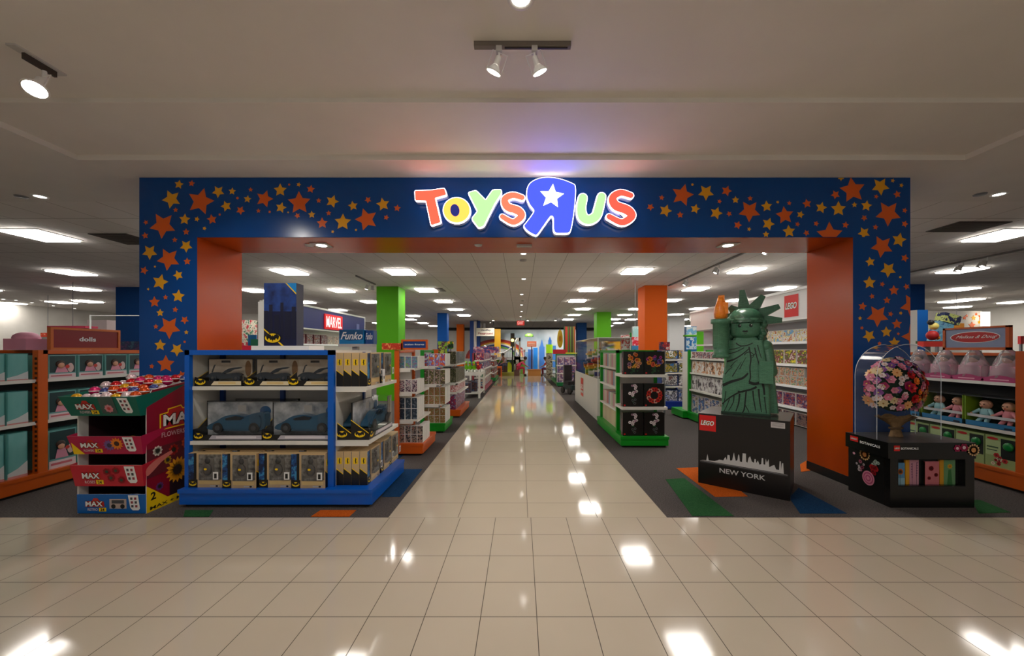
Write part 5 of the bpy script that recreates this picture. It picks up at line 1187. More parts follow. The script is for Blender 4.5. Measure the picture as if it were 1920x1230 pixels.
mb = MB(); mb.T = Matrix.Translation((-.031, bdp, 0)) @ Matrix.Rotation(RM, 4, 'Z'); brick_logo(mb, .06, .15, .53, .58, -.002); mb.text('BOTANICALS', .17, .38, .528, .553, -.002, WHITEP, .03); mb.build('side_lettering', bd)
mb = MB(); mb.T = Matrix.Translation((-.001, bdp, 0)) @ Matrix.Rotation(RM, 4, 'Z')
daisy(mb, .19, .42-.0, .06, M((222, 180, 120), .5), M((200, 130, 70), .5), -.004, 14, .22)
posy(mb, .3, .37, .04, [(200, 210, 200), (170, 190, 180)], 8, 4, -.003, .4, False); posy(mb, .29, .30, .035, [(190, 20, 30), (160, 10, 24)], 8, 9, -.004, .7, False); posy(mb, .14, .3, .05, [(150, 70, 90), (190, 110, 130), (210, 200, 200)], 9, 3, -.003, .35, False)
for i in range(5): mb.ell(.23, .2, .065-.012*i, .07-.013*i, -.004-.0006*i, M(((206, 130, 150), (170, 70, 110))[i % 2], .5))
mb.ell(.07, .4, .015, .012, -.003, PINK); mb.build('flower_print', bd)
mb = MB(); daisy(mb, .60, .55, .035, M((170, 20, 80), .5), M((226, 190, 200), .5), -.016, 6, .35); daisy(mb, .66, .557, .04, M((160, 10, 70), .5), M((226, 190, 200), .5), -.017, 6, .35); daisy(mb, .745, .535, .058, M((232, 190, 140), .5), M((214, 150, 90), .5), -.019, 14, .22); mb.build('front_flowers', bd)
MB().rbox(.072, bw-.082, -.003, .0, .195, .445, PAD, .001).build('window_pane', bd)
kits = (((.085, .17), (90, 150, 196), 'sky blue kit box with an orange flower', .20, 'f1'), ((.215, .30), (214, 150, 170), 'pink kit box with lilac sprigs', .245, 'f2'), ((.36, .49), (218, 120, 130), 'rose pink kit box with dark red flowers', .215, 'f3'), ((.535, .64), (110, 160, 110), 'light green kit box with a daffodil', .245, 'f4'))
MB().box(.075, bw-.085, .035, .058, .19, .2, M((10, 10, 10), .5)).build('ledge', bd)
for (a, b), c, ds, h, _k in kits:
    mb = MB().box(0, b-a, 0, .018, 0, h, M(c, .45)); m = (b-a)/2
    mb.box(-.035 if _k in ('f2', 'f4') else 0, 0.0 if _k in ('f2', 'f4') else .001, .002, .018, 0, h*.98, M((226, 160, 20), .5))
    if _k == 'f1': daisy(mb, m, h*.6, .03, M((232, 120, 40), .5), M((60, 30, 10), .5), -.002, 10, .25); mb.rect(m-.002, m+.002, 0, h*.5, -.001, M((40, 90, 60), .5)); mb.rect(0, b-a, .0, h*.3, -.0008, M((150, 190, 210), .5))
    elif _k == 'f3':
        for x, z, r in ((m-.01, .15, .025), (m+.035, .09, .02), (m-.03, .06, .018)): daisy(mb, x, z, r, M((170, 16, 34), .5), M((90, 6, 16), .5), -.002, 8, .35)
    elif _k == 'f2':
        for i in range(12): mb.ell(m-.02+.04*(i % 2)+.005*math.sin(i*3), .07+.012*i, .006, .006, -.002, M((130, 70, 120), .5))
        mb.rect(m-.02, m-.017, 0, .2, -.0015, M((80, 60, 80), .5)); mb.rect(m+.02, m+.023, 0, .2, -.0015, M((80, 60, 80), .5))
    else: daisy(mb, m, .17, .025, M((236, 190, 40), .5), M((230, 120, 30), .5), -.002, 7, .3); mb.flat([(m-.025, 0), (m+.025, 0), (m+.012, .14), (m-.012, .14)], -.001, M((50, 120, 60), .5))
    tag(mb.build('flower_kit_box', None, (BX0+a, BF+.036, .2005)), f'{ds}, behind the black display window', 'boxed toy', 'kit boxes in the black display window')
# clear arched cover
cv = thing('clear_cover', 'clear arched plastic cover standing over the brick bouquet', 'cover', (3.385, 3.60, .601))
cw, cdp, hs = .61, .235, .60; rr = cw/2
arch = [(0, 0), (cw, 0)]+[(cw/2+rr*math.cos(math.radians(a)), hs+rr*math.sin(math.radians(a))) for a in range(0, 181, 9)]
outl = arch[1:]+[(0, 0)]
mb = MB(); k = len(outl)
mb.add([(x, 0, z) for x, z in outl]+[(x, cdp, z) for x, z in outl], [(i, i+1, i+1+k, i+k) for i in range(k-1)], clear((.95, .96, .97), .12, .12, .15, .03), True); mb.build('arched_shell', cv)
MB().flat(arch, .001, PAD).build('front_pane', cv); MB().flat(arch, cdp, clear((.94, .95, .96), .15, .1, .0, .04)).build('back_pane', cv)
mb = MB()
edge = M((206, 214, 224), .15, spec=.8)
mb.tube([(x, 0, z) for x, z in outl], .0028, edge, 6); mb.tube([(x, cdp, z) for x, z in outl], .0028, edge, 6); mb.build('edge_rim', cv)
# bouquet
bq = thing('brick_bouquet', 'large bouquet of red, pink and orange brick flowers wrapped in brown paper', 'bouquet', (3.685, 3.72, .602))
kraft = noisy((120, 92, 60), (150, 118, 80), 30, .7, bump=.3, name='kraft_paper')
mb = MB(); n = 18; vs = []
for j, (r, z) in enumerate(((.055, 0), (.035, .07), (.038, .1), (.08, .15), (.15, .2))):
    for i in range(n): a = 2*math.pi*i/n; q = r*(1+.14*math.sin(i*2.4+j)); vs.append((q*math.cos(a)*1.2, q*math.sin(a)*.55, z+.015*math.sin(i*1.7)*(j > 2)))
mb.add(vs, [(j*n+i, j*n+(i+1) % n, (j+1)*n+(i+1) % n, (j+1)*n+i) for j in range(4) for i in range(n)], kraft, True); mb.lathe([(.054, .075), (.058, .085), (.054, .095)], M((96, 70, 44), .6), (0, 0, 0), 14, 1.2, .6); mb.build('paper_wrap', bq)
mb = MB(); mb.ball((0, 0, .47), .24, M((34, 58, 44), .7), 16, 10, 1.05, .36, .95); 
q = random.Random(21)
for i in range(150):
    a, b = q.uniform(0, 6.28), math.acos(q.uniform(-.75, 1)); p = Vector((math.sin(b)*math.cos(a)*.265, math.sin(b)*math.sin(a)*.105, math.cos(b)*.29+.47))
    d = Vector((q.uniform(-1, 1), q.uniform(-.4, .4), q.uniform(-.3, 1))).normalized()*.035; w_ = d.cross(Vector((0, 1, 0))).normalized()*.009
    mb.add([tuple(p), tuple(p+d*.5+w_), tuple(p+d), tuple(p+d*.5-w_)], [(0, 1, 2, 3)], M(((40, 84, 56), (60, 110, 84), (30, 62, 44))[i % 3], .5))
mb.build('foliage', bq)
def bloom(c1, c2, n, pr, cup):
    mb = MB(); m1, m2 = M(c1, .35), M(c2, .35)
    for ly, (s, t) in enumerate(((1, .25), (.7, .6))):
        for i in range(n):
            a = 2*math.pi*(i+ly*.5)/n; u = Vector((math.cos(a), math.sin(a), 0)); v = Vector((-math.sin(a), math.cos(a), 0)); up = Vector((0, 0, 1))
            tip = (u*(1-cup*t)+up*cup*t)*pr*s; mid = tip*.6; hw = pr*s*1.5/n*1.6
            mb.add([(0, 0, .002*ly), tuple(mid+v*hw), tuple(tip), tuple(mid-v*hw)], [(0, 1, 2, 3)], m1)
    mb.ball((0, 0, .005), pr*.15, m2, 8, 5)
    return mb
kinds = {'red': bloom((196, 14, 20), (120, 6, 10), 7, .036, .9), 'peach': bloom((236, 180, 120), (216, 130, 60), 10, .042, .4), 'pink': bloom((222, 130, 160), (230, 200, 200), 6, .028, .8), 'magenta': bloom((160, 24, 84), (216, 190, 60), 5, .034, .6), 'white': bloom((230, 214, 216), (214, 150, 120), 6, .024, .7), 'orange': bloom((240, 120, 20), (250, 170, 40), 9, .03, .8), 'violet': bloom((130, 70, 150), (220, 200, 120), 5, .028, .6), 'cream': bloom((226, 206, 160), (180, 140, 80), 8, .03, .5)}
kme = {}
for i in range(98):
    t = (i+.5)/98; b = math.acos(1-1.6*t); a = i*2.39996
    dx, dy, dz = math.sin(b)*math.cos(a), math.sin(b)*math.sin(a), math.cos(b)
    if dy > .35 and i % 3: dy = -dy
    x, z = dx*.275, .47+dz*.30
    if x > .03 and abs(dz) < .6: c = q.choice(['red', 'red', 'red', 'peach', 'orange', 'white', 'pink'])
    elif dz > .55: c = q.choice(['cream', 'pink', 'white', 'magenta', 'violet', 'cream'])
    elif dz < -.3: c = q.choice(['cream', 'white', 'peach', 'pink', 'red'])
    else: c = q.choice(['magenta', 'magenta', 'pink', 'violet', 'peach', 'white', 'pink'])
    if c not in kme:
        o = kinds[c].build('flower', bq); kme[c] = o.data
    else: o = bpy.data.objects.new('flower', kme[c]); COL.objects.link(o); o.parent = bq
    o.location = (x, dy*.11, z); o.rotation_euler = Vector((dx, dy*1.4-.25, dz)).to_track_quat('Z', 'Y').to_euler(); s_ = q.uniform(1.15, 1.95); o.scale = (s_, s_, s_); o['label'] = f'{c} flower'

# ---------------------------------------------------------------- pink toy shelving at the right edge
orr = M((196, 86, 18), .4)
XP = 5.06
_, UP = rack(XP, 3.3, 6.6, .5, 1.42, ((1.105, .03), (.60, .03)), orr, 'orange based shelving at the right edge with pink bags and baby doll boxes', .2, RM, back=M((60, 58, 60), .6))
tp = _
lxp = 6.6-3.87
MB().box(lxp, lxp+.075, -.005, .06, .2, 1.44, orr).build('post', tp); mb = MB()
for i in range(24): mb.box(lxp+.075, lxp+.08, .01, .03, .22+i*.05, .245+i*.05, M((70, 30, 10), .6))
mb.build('slotted_strip', tp)
t = frame_sign('shelf_sign', .62, .25, M((150, 160, 186), .45), orr, ' ', WHITEP, (XP+.1, 4.6, 1.45), RM, 'orange framed sign with white script on a red oval above the pink bags') if False else thing('shelf_sign', 'orange framed sign with white lettering on a red oval above the pink bags', 'sign', (XP+.02, 4.56, 1.45), RM)
w_, h_ = .62, .26
mb = MB(); 
for a in ((0, w_, 0, .03), (0, w_, h_-.02, h_), (0, .025, 0, h_), (w_-.03, w_, 0, h_)): mb.box(a[0], a[1], 0, .04, a[2], a[3], orr)
mb.build('frame', t); mb = MB().box(.02, w_-.02, .01, .03, .02, h_-.02, M((140, 150, 180), .45)); mb.ell(w_/2, h_*.56, w_*.38, h_*.25, .007, WHITEP, 28); mb.ell(w_/2, h_*.56, w_*.365, h_*.225, .005, M((186, 10, 20), .4), 28); mb.text('Melissa & Doug', w_*.2, w_*.8, h_*.48, h_*.64, .003, WHITEP, .0, .1); mb.build('sign_face', t)
# pink wrapped playsets on the top shelf
def pink_bag():
    t = thing('wrapped_doll', 'x', 'wrapped doll')
    mb = MB().box(-.15, .15, 0, .18, 0, .05, M((150, 40, 90), .5)); mb.flat(catmull([(-.14, .04), (0, .075), (.14, .04), (.14, .005), (-.14, .005)], 3), -.003, M((176, 60, 110), .4)); mb.rect(-.08, .08, .02, .032, -.006, PINK); mb.build('base_card', t)
    mb = MB(); mb.box(-.11, .11, .03, .15, .05, .17, M((226, 150, 178), .6)); mb.lathe([(.1, 0), (.085, .04), (.05, .08), (.001, .1)], M((232, 170, 190), .6), (0, .09, .12), 14, 1.1, .6); mb.ball((0, .08, .235), .038, M((206, 150, 120), .5), 12, 8); mb.ball((0, .09, .25), .044, M((70, 44, 34), .6), 12, 8, 1, .9, .85); mb.build('doll', t)
    mb = MB(); n = 18; vs = []
    pr = ((.15, 0), (.155, .06), (.14, .15), (.1, .23), (.075, .29), (.055, .33), (.03, .35), (.001, .355))
    for j, (r, z) in enumerate(pr):
        for i in range(n): a = 2*math.pi*i/n; k_ = r*(1+.07*math.sin(i*3.3+j*2.1)); vs.append((k_*math.cos(a)*1.02, .09+k_*math.sin(a)*.6, z))
    mb.add(vs, [(j*n+i, j*n+(i+1) % n, (j+1)*n+(i+1) % n, (j+1)*n+i) for j in range(len(pr)-1) for i in range(n)], clear((.97, .96, .97), .4, .1, 1.0, .22), True); mb.build('clear_bag', t)
    return Kind(t)
pbk = pink_bag()
for i in range(9): pbk.at(UP, lxp-.17-i*.30, .05, 1.106, lbl('pink doll in a clear bag', i, 'from the near end under the oval sign'), 'bagged pink dolls at the right edge')
# twin baby doll boxes
skin = M((214, 158, 128), .5)
def twin_box():
    w, d, h = .46, .2, .34
    t = thing('boxed_doll_pair', 'x', 'boxed dolls')
    gr, bl = M((120, 150, 30), .5), M((40, 120, 170), .45)
    mb = MB().box(-w/2, w/2, d-.01, d, 0, h, M((40, 50, 40), .6)); mb.box(-w/2, -w/2+.012, 0, d, 0, h, gr); mb.box(w/2-.012, w/2, 0, d, 0, h, gr); mb.box(-w/2, w/2, 0, d, h-.01, h, M((50, 52, 54), .5)); mb.box(-w/2, w/2, 0, d, 0, .01, bl); mb.box(-w/2, w/2, 0, .01, 0, .06, bl); mb.rect(w*.28, w*.42, .01, .03, -.001, M((20, 40, 60), .5)); mb.build('carton', t)
    for sx, cl in ((-.1, (150, 196, 200)), (.1, (222, 140, 150))):
        mb = MB(); c = M(cl, .6); k = Vector((sx, .09, 0))
        mb.ball((sx, .09, .245), .052, skin, 12, 8, 1, .95, 1.0); mb.ball((sx, .09, .15), .055, c, 12, 8, 1, .7, 1.15)
        for s2 in (-1, 1):
            mb.cyl((sx+s2*.04, .08, .185), (sx+s2*.09, .05, .14), .02, .016, c, 8); mb.ball((sx+s2*.095, .045, .135), .017, skin, 8, 5)
            mb.cyl((sx+s2*.025, .08, .1), (sx+s2*.04, .04, .05), .024, .018, c, 8); mb.ball((sx+s2*.04, .03, .04), .02, skin if sx > 0 else c, 8, 5)
            mb.ball((sx+s2*.018, .043, .25), .006, BLACK, 6, 4)
        mb.ball((sx, .04, .225), .007, M((190, 80, 80), .5), 6, 4)
        mb.build('baby_doll', t)
    MB().box(-w/2+.012, w/2-.012, .018, .03, .105, .135, M((206, 204, 206), .4)).build('retaining_band', t)
    return Kind(t)
tk = twin_box()
for i in range(6): tk.at(UP, lxp-.245-i*.47, .03, .6, lbl('green and blue box with a pair of baby dolls', i, 'from the near end'), 'baby doll boxes at the right edge')
def green_box():
    w, d, h = .27, .22, .33; t = thing('boxed_playset', 'x', 'boxed toy')
    mb = MB().box(-w/2, w/2, 0, d, 0, h, M((150, 170, 110), .5)); mb.rect(-w/2+.005, .0, .12, h-.05, -.001, M((176, 196, 140), .5)); mb.rect(.0, w/2-.006, .1, h-.02, -.001, M((14, 24, 16), .5)); mb.ell(-.07, h-.03, .05, .014, -.002, M((186, 20, 30), .4)); mb.rect(-.12, -.02, .2, .215, -.002, M((60, 90, 60), .5)); mb.rect(-.12, -.03, .17, .18, -.002, M((60, 90, 60), .5))
    posy(mb, -.02, .07, .07, [(214, 120, 100), (230, 214, 190), (180, 40, 40), (110, 130, 60)], 9, 4, -.002, .35, False); mb.build('carton', t)
    MB().ball((.065, -.004, .235), .045, M((10, 120, 50), .3), 14, 8, 1, .5, 1).build('green_ball', t)
    return Kind(t)
gk_ = green_box()
for i in range(9): gk_.at(UP, lxp-.145-i*.28, .03, .2, lbl('green picture box showing a green ball', i, 'from the near end on the orange base'), 'green boxes low at the right edge')
kk = pack('rp', .2, .2, .3, M((180, 60, 50), .5), art([(190, 60, 40), (60, 120, 60), (40, 90, 160), (226, 200, 190)], 8))
for zi, z in enumerate((1.105, .6, .2)):
    for i in range(2): kk.at(UP, lxp+.2+i*.22, .05, z, lbl('mixed colour carton', i, f'beyond the slotted orange post, {("top", "middle", "bottom")[zi]} shelf at the right edge'), 'cartons at the extreme right')
# things behind it

tag(MB().box(0, PX(1768, 6.4)-PX(1732, 6.4), 0, .1, 0, .09, M((222, 60, 50), .5)).box(.1, .13, .04, .07, -PZ(650, 6.4)+.001, 0, GREY).build('shelf_sign', None, (PX(1732, 6.4), 6.4, PZ(650, 6.4))), 'small coral red sign left of the framed oval sign', 'sign')
mb = MB(); mb.ball((0, 0, .1), .09, M((180, 30, 30), .5), 10, 7); mb.ball((.03, 0, .27), .07, M((240, 220, 120), .5), 10, 7); mb.cyl((.02, 0, .12), (.1, -.02, .04), .05, .03, M((236, 140, 30), .5), 8); mb.ball((-.03, -.0, .34), .05, M((30, 30, 34), .5), 8, 6); mb.box(-.1, .3, .1, .2, -.05, .0, M((60, 80, 40), .5)); mb.box(.05, .1, .12, .17, -PZ(640, 7)-.01, -.05, GREY)
tag(mb.build('plush_pile', None, (PX(1748, 7), 7, PZ(640, 7)+.01)), 'red, yellow and orange soft toy left of the framed oval sign', 'toy')
mb = MB(); mb.T = Matrix.Rotation(.25, 4, 'Y'); mb.box(0, .3, 0, .15, 0, .42, art([(90, 160, 200), (130, 190, 216), (60, 100, 160)], 4)); mb.box(.05, .38, -.02, .15, .42, .6, art([(26, 40, 90), (210, 220, 130), (26, 40, 90)], 4)); mb.T = Matrix.Identity(4); mb.box(.12, .16, .06, .1, -PZ(640, 7.4)+.001, .1, GREY)
tag(mb.build('tilted_box', None, (PX(1752, 7.4), 7.4, PZ(640, 7.4))), 'tilted light blue and navy boxes above the coral red sign', 'boxes')
wl_ = thing('star_wall', 'white wall panel with red and orange stars behind the framed oval sign', 'wall panel', (PX(1795, 13), 13, 0))
mb = MB().box(-1.2, .85, 0, .1, 0, PZ(583, 13), wallp); mb.build('panel', wl_)
mb = MB()
for x, y, r, c in ((1812, 592, 3, 0), (1808, 596, 4, 0), (1825, 596, 5, 1), (1840, 594, 7, 0), (1822, 610, 7, 0), (1836, 604, 4, 1), (1798, 601, 3, 0), (1830, 589, 3, 0)): mb.prism(star_pts((x-1795)*13/F, PZ(y, 13), r*13/F, 90), -.01, -.002, (s_or, s_ye)[c])
mb.build('star_print', wl_)
mb = MB().box(.55, .82, -.25, -.2, PZ(612, 13), PZ(586, 13), M((255, 246, 230), .5, emit=3)); mb.build('lit_panel', wl_)
board(1783, 1808, 606, 618, 12, M((206, 130, 30), .5), 'small orange header board behind the framed oval sign', .05)
stand(1888, 1920, 588, 17, wallp, 'pale wall block at the right edge far back', 'partition_wall', 'wall block')
board(1914, 1920, 630, 645, 8, M((210, 50, 50), .5), 'small red sign at the extreme right edge', .05, 'hanging_sign', 'sign')
stand(1720, 1740, 581, 9.5, M((0, 84, 160), .5), 'bright blue block behind the right edge of the archway', 'blue_block', 'column')

# ---------------------------------------------------------------- play area at the far end
DP = 24.0
pa = thing('mural_wall', 'painted sky mural with a rainbow arch and blue skyline at the far end', 'mural', (PX(905, DP), DP, 0))
X0 = PX(905, DP); Wm = PX(1080, DP)-X0; Hm = PZ(618, DP)
def mp(x, y): return (PX(x, DP)-X0, PZ(y, DP))
mb = MB().box(-.6, Wm, 0, .1, 0, Hm, noisy((150, 170, 180), (226, 232, 236), .7, .6, name='mural_sky')); mb.build('wall_board', pa)
mb = MB()
cx_, cz_ = mp(931, 700)
for r0, c in ((31, (120, 196, 60)), (34, (40, 70, 130)), (38, (236, 232, 226)), (41, (240, 190, 50)), (44, (200, 60, 20)), (47, (150, 40, 20))):
    R_ = (r0+4)*DP/F; r_ = r0*DP/F
    A = [(cx_+R_*1.15*math.cos(math.radians(a)), mp(0, 668)[1]+R_*.78*math.sin(math.radians(a))-.25) for a in range(5, 176, 10)]; B = [(cx_+r_*1.15*math.cos(math.radians(a)), mp(0, 668)[1]+r_*.78*math.sin(math.radians(a))-.25) for a in range(175, 4, -10)]
    mb.prism(A+B, -.03-.002*r0/10, -.0, M(c, .5))
mb.build('rainbow', pa)
mb = MB()
for x0, x1, y, c, tip in ((1011, 1021, 650, (60, 120, 200), 636), (1000, 1008, 652, (20, 130, 220), 0), (1028, 1034, 640, (20, 100, 180), 631), (990, 999, 655, (60, 110, 190), 0), (983, 990, 660, (120, 160, 200), 0), (1036, 1042, 648, (60, 120, 190), 0)):
    a, zt = mp(x0, y); b, _z = mp(x1, y); mb.box(a, b, -.05, 0, .2, zt, M(c, .5))
    if tip: m_ = (a+b)/2; mb.prism([(m_-.12, zt), (m_+.12, zt), (m_, mp(0, tip)[1])], -.05, 0, M(c, .5))
mb.build('skyline', pa)
DP2 = 22.6
def fp(x, y, d=DP2): return (PX(x, d), d, PZ(y, d))
# bridge with towers and cables
bg = thing('play_bridge', 'grey toy suspension bridge with white railings in front of the rainbow mural', 'play structure', (PX(925, DP2), DP2, 0))
gr = noisy((120, 112, 100), (150, 142, 130), 4, .8, name='stone_print'); x_ = lambda x: PX(x, DP2)-PX(925, DP2)
for a, b in ((964, 976),):
    mb = MB(); mb.box(x_(a), x_(a)+.1, 0, .5, 0, PZ(633, DP2), gr); mb.box(x_(b)-.1, x_(b), 0, .5, 0, PZ(633, DP2), gr); mb.box(x_(a), x_(b), .0, .5, PZ(673, DP2)-.3, PZ(668, DP2), gr); mb.box(x_(a), x_(b), 0, .5, PZ(640, DP2), PZ(633, DP2), gr); mb.build('tower', bg)
MB().box(x_(928), x_(985), 0, .5, PZ(673, DP2)-.05, PZ(671, DP2)+.05, GREYW).build('deck', bg)
mb = MB(); 
for i in range(20): mb.box(x_(930)+i*.09, x_(930)+i*.09+.035, 0, .03, PZ(672, DP2), PZ(656, DP2), WHITEP)
mb.box(x_(928), x_(985), 0, .03, PZ(657, DP2), PZ(655.5, DP2), WHITEP); mb.build('railing', bg)
mb = MB(); mb.tube([(x_(908+i*6.2), .0, PZ(648+14*math.sin(min(1, i/5)*1.57)-(max(0, i-5)**2)*1.15, DP2)) for i in range(11)], .045, WHITEP, 6); mb.build('cable', bg)
MB().box(x_(929), x_(985), .45, .5, 0, PZ(673, DP2), M((110, 160, 50), .6)).build('grass_panel', bg)
mb = MB().box(x_(931), x_(944), .3, .45, .2, PZ(680, DP2), M((10, 40, 90), .5)); mb.flat([(x_(944), .25), (x_(958), .4), (x_(958), .9), (x_(950), .75)], .44, M((120, 150, 190), .5)); mb.build('blue_panel', bg)
mb = MB().prism(catmull([(x_(949), .2), (x_(950), .55), (x_(954), .75), (x_(959), .55), (x_(960), .2)], 3), .2, .4, M((196, 206, 20), .5)); mb.build('yellow_hill', bg)
pl = tag(MB().box(PX(928, 21.4), PX(975, 21.4), 21.4, 22.4, 0, .18, M((150, 150, 60), .6)).build('play_platform'), 'olive green low platform at the end of the aisle', 'platform')
mb = MB().box(0, .38, 0, .12, 0, 2.75, M((240, 180, 20), .5)); tag(mb.build('yellow_post', None, (PX(927, 23.2), 23.2, 0)), 'tall yellow post in front of the rainbow', 'post')
ln = thing('street_lamp', 'black lamp with a glowing yellow globe beside the bridge tower', 'lamp', (PX(961, 22.3), 22.3, 0))
MB().cyl((0, 0, .001), (0, 0, PZ(650, 22.3)), .05, .04, BLACK).build('pole', ln); MB().rbox(-.12, .12, -.1, .1, PZ(650, 22.3), PZ(625, 22.3), M((40, 34, 20), .5), .06).build('lantern', ln); MB().ball((0, -.12, PZ(638, 22.3)), .09, M((255, 220, 110), .5, emit=5)).build('globe', ln)
ps = thing('hanging_sign', 'cream board with two lines of dark lettering hanging over the play area', 'sign', (PX(893, 22.8), 22.8, PZ(630, 22.8)))
w_, h_ = PX(927, 22.8)-PX(893, 22.8), 15*22.8/F
mb = MB().box(0, w_, 0, .06, 0, h_, M((226, 220, 200), .5)); mb.text('Geoffrey', w_*.24, w_*.78, h_*.56, h_*.84, -.005, M((30, 30, 40), .5), .02, .1); mb.text('Playground', w_*.1, w_*.92, h_*.14, h_*.44, -.005, M((140, 30, 20), .5), .03); mb.build('board', ps)
for a in (.06, w_-.06): MB().cyl((a, .03, h_), (a, .03, H0-PZ(630, 22.8)), .015, .015, BLACK, 6).build('hanger', ps)
mb = MB().box(0, .6, 0, .5, 0, H0-.01, M((0, 60, 140), .5)); tag(mb.build('blue_pillar', None, (PX(881, 23.4), 23.4, 0)), 'blue pillar left of the cream playground board', 'column')
for x0, x1, d in ((889, 893, 23.3), (898, 902, 25), (906, 910, 25)): tag(MB().cyl((0, 0, .001), (0, 0, H0-.05), .09, .09, M((206, 200, 196), .5)).build('white_pillar', None, (PX((x0+x1)/2, d), d, 0)), f"slim pale pillar, {'first' if x0 < 890 else 'second' if x0 < 900 else 'third'} from the left under the cream playground board", 'pillar')
# lamps of the play area
def play_lamp(X, d, w):
    t = thing('play_area_spot', f'small round ceiling spot over the play area, {w}', 'spotlight', (X, d, H0), 0, 'ceiling spots over the play area')
    MB().cyl((0, 0, -.12), (0, 0, -.001), .07, .06, GREYW).build('housing', t); MB().lathe([(.06, -.121), (.0001, -.122)], lampmat2, (0, 0, 0)).build('bulb', t)
    L = bpy.data.lights.new('spot', 'SPOT'); L.energy = 200 if X > -1 else 90; L.spot_size = 1.7; L.spot_blend = .8; L.color = (1, .97, .93); L.shadow_soft_size = .07
    o = bpy.data.objects.new('bulb_light', L); COL.objects.link(o); o.location = (0, 0, -.16); o.rotation_euler = Vector((0, .75, -1)).to_track_quat('-Z', 'Y').to_euler(); o.parent = t
for X, d, w in ((-1.6, 21.9, 'before the rainbow'), (.4, 21.9, 'before the orange sign'), (2.0, 21.9, 'before the blue skyline')): play_lamp(X, d, w)
# exit sign
ex = thing('exit_sign', 'small red lit EXIT sign hanging over the aisle', 'exit sign', (PX(969, 21), 21, PZ(610, 21)))
mb = MB().box(0, .42, 0, .06, 0, .26, M((226, 50, 44), .5, emit=.35)); mb.text('EXIT', .05, .37, .05, .21, -.004, M((255, 220, 210), .5, emit=.8), .0); mb.build('panel', ex); MB().cyl((.21, .03, .26), (.21, .03, H0-PZ(610, 21)), .012, .012, GREY, 6).build('hanger', ex)
# orange street sign
os_ = thing('sign_post', 'orange two line sign on a dark post behind the seated people', 'sign', (PX(997, 22.2), 22.2, 0))
MB().cyl((0, 0, .001), (0, 0, PZ(640, 22.2)), .04, .03, M((60, 36, 40), .5), 8).build('pole', os_); mb = MB().box(-.27, .27, -.06, -.03, PZ(650, 22.2), PZ(640, 22.2), M((236, 110, 60), .5))
for a in (.25, .6): mb.rect(-.22, .22, PZ(650, 22.2)+.31*a, PZ(650, 22.2)+.31*a+.035, -.062, M((250, 226, 206), .5))
mb.build('board', os_)
tag(MB().lathe([(.26, -.14), (.24, .0), (.1, .05), (.0001, .06)], M((110, 160, 60), .5), (0, 0, 0), 16).build('pendant_lamp', None, (PX(992, 22.4), 22.4, PZ(627, 22.4))), 'green hanging lamp shade above the orange sign', 'lamp shade')
sb = MB().prism([(.16*math.cos(t/20*6.283)*(1-.1*math.sin(t/20*6.283)), .52*math.sin(t/20*6.283)) for t in range(20)], -.03, .03, M((240, 196, 10), .4)); sb.ell(0, 0, .08, .16, -.032, M((226, 150, 20), .4)); tag(sb.cyl((0, 0, .52), (0, 0, H0-PZ(635, 21.5)), .01, .01, GREY, 6).build('surfboard', None, (PX(1050, 21.5), 21.5, PZ(635, 21.5))), 'yellow surfboard hanging at the right of the play area', 'surfboard')
mb = MB()
for i in range(9): mb.box(i*.07, i*.07+.068, 0, .08, 0, 1.42, M(((40, 90, 40), (170, 40, 20), (196, 60, 30), (70, 110, 40), (110, 30, 20), (90, 120, 50), (50, 30, 20), (120, 120, 40), (170, 70, 30))[i], .6))
mb.box(-.05, .72, -.04, .12, -.08, 0, M((210, 200, 20), .5)); mb.box(.3, .36, .02, .06, -PZ(661, 20.6)+.001, -.08, GREY); tag(mb.build('striped_panel', None, (PX(1057, 20.6), 20.6, PZ(661, 20.6))), 'red and green vertically striped panel right of the surfboard', 'panel')
mb = MB().cyl((0, 0, .001), (0, 0, PZ(662, 19.5)), .17, .17, art([(60, 60, 50), (200, 190, 170), (120, 100, 80), (30, 30, 26)], 9), 16); mb.cyl((0, 0, PZ(662, 19.5)), (0, 0, PZ(646, 19.5)), .17, .17, M((170, 226, 20), .5, emit=.3), 16); tag(mb.build('round_dispenser', None, (PX(1030, 19.5), 19.5, 0)), 'round rack of small toys with a lime green drum on top', 'rack')
tag(MB().box(0, .55, 0, .08, 0, .2, M((196, 20, 34), .5)).build('shelf_sign', None, (PX(1037, 16.6), 16.6, PZ(661, 16.6)-.066)), 'small crimson sign before the yellow surfboard', 'sign')
_, U7 = rack(PX(1042, 15.8)+.0, 15.6, 18.2, .5, 1.28, ((.98, .02), (.62, .02), (.3, .02)), M((24, 130, 60), .4), 'green based rack right of the aisle near the play area', .15, RM)
mb = MB(); t7 = thing('gondola_shelf', 'white rack facing the entrance beside the yellow surfboard', 'shelving unit', (PX(1043, 15.3), 15.0, 0))
gondola(t7, .78, .45, 1.3, ((PZ(684, 15.3), .02), (PZ(699, 15.3), .02)), M((20, 120, 60), .4))
for zi, (z, h) in enumerate(((PZ(684, 15.3), .32), (PZ(699, 15.3), .28), (.171, .33))):
    k = pack(f'p7{zi}', .24, .3, h, M((190, 180, 190), .5), art([(200, 190, 196), (150, 80, 90), (60, 90, 150), (120, 60, 70)], 9))
    for i in range(3): k.at((t7.location.x, 15.0, 0), .14+i*.25, .06, z, lbl('pinkish carton', i, f'from the left on the {("top", "middle", "bottom")[zi]} shelf near the surfboard'), 'pinkish cartons beside the surfboard')
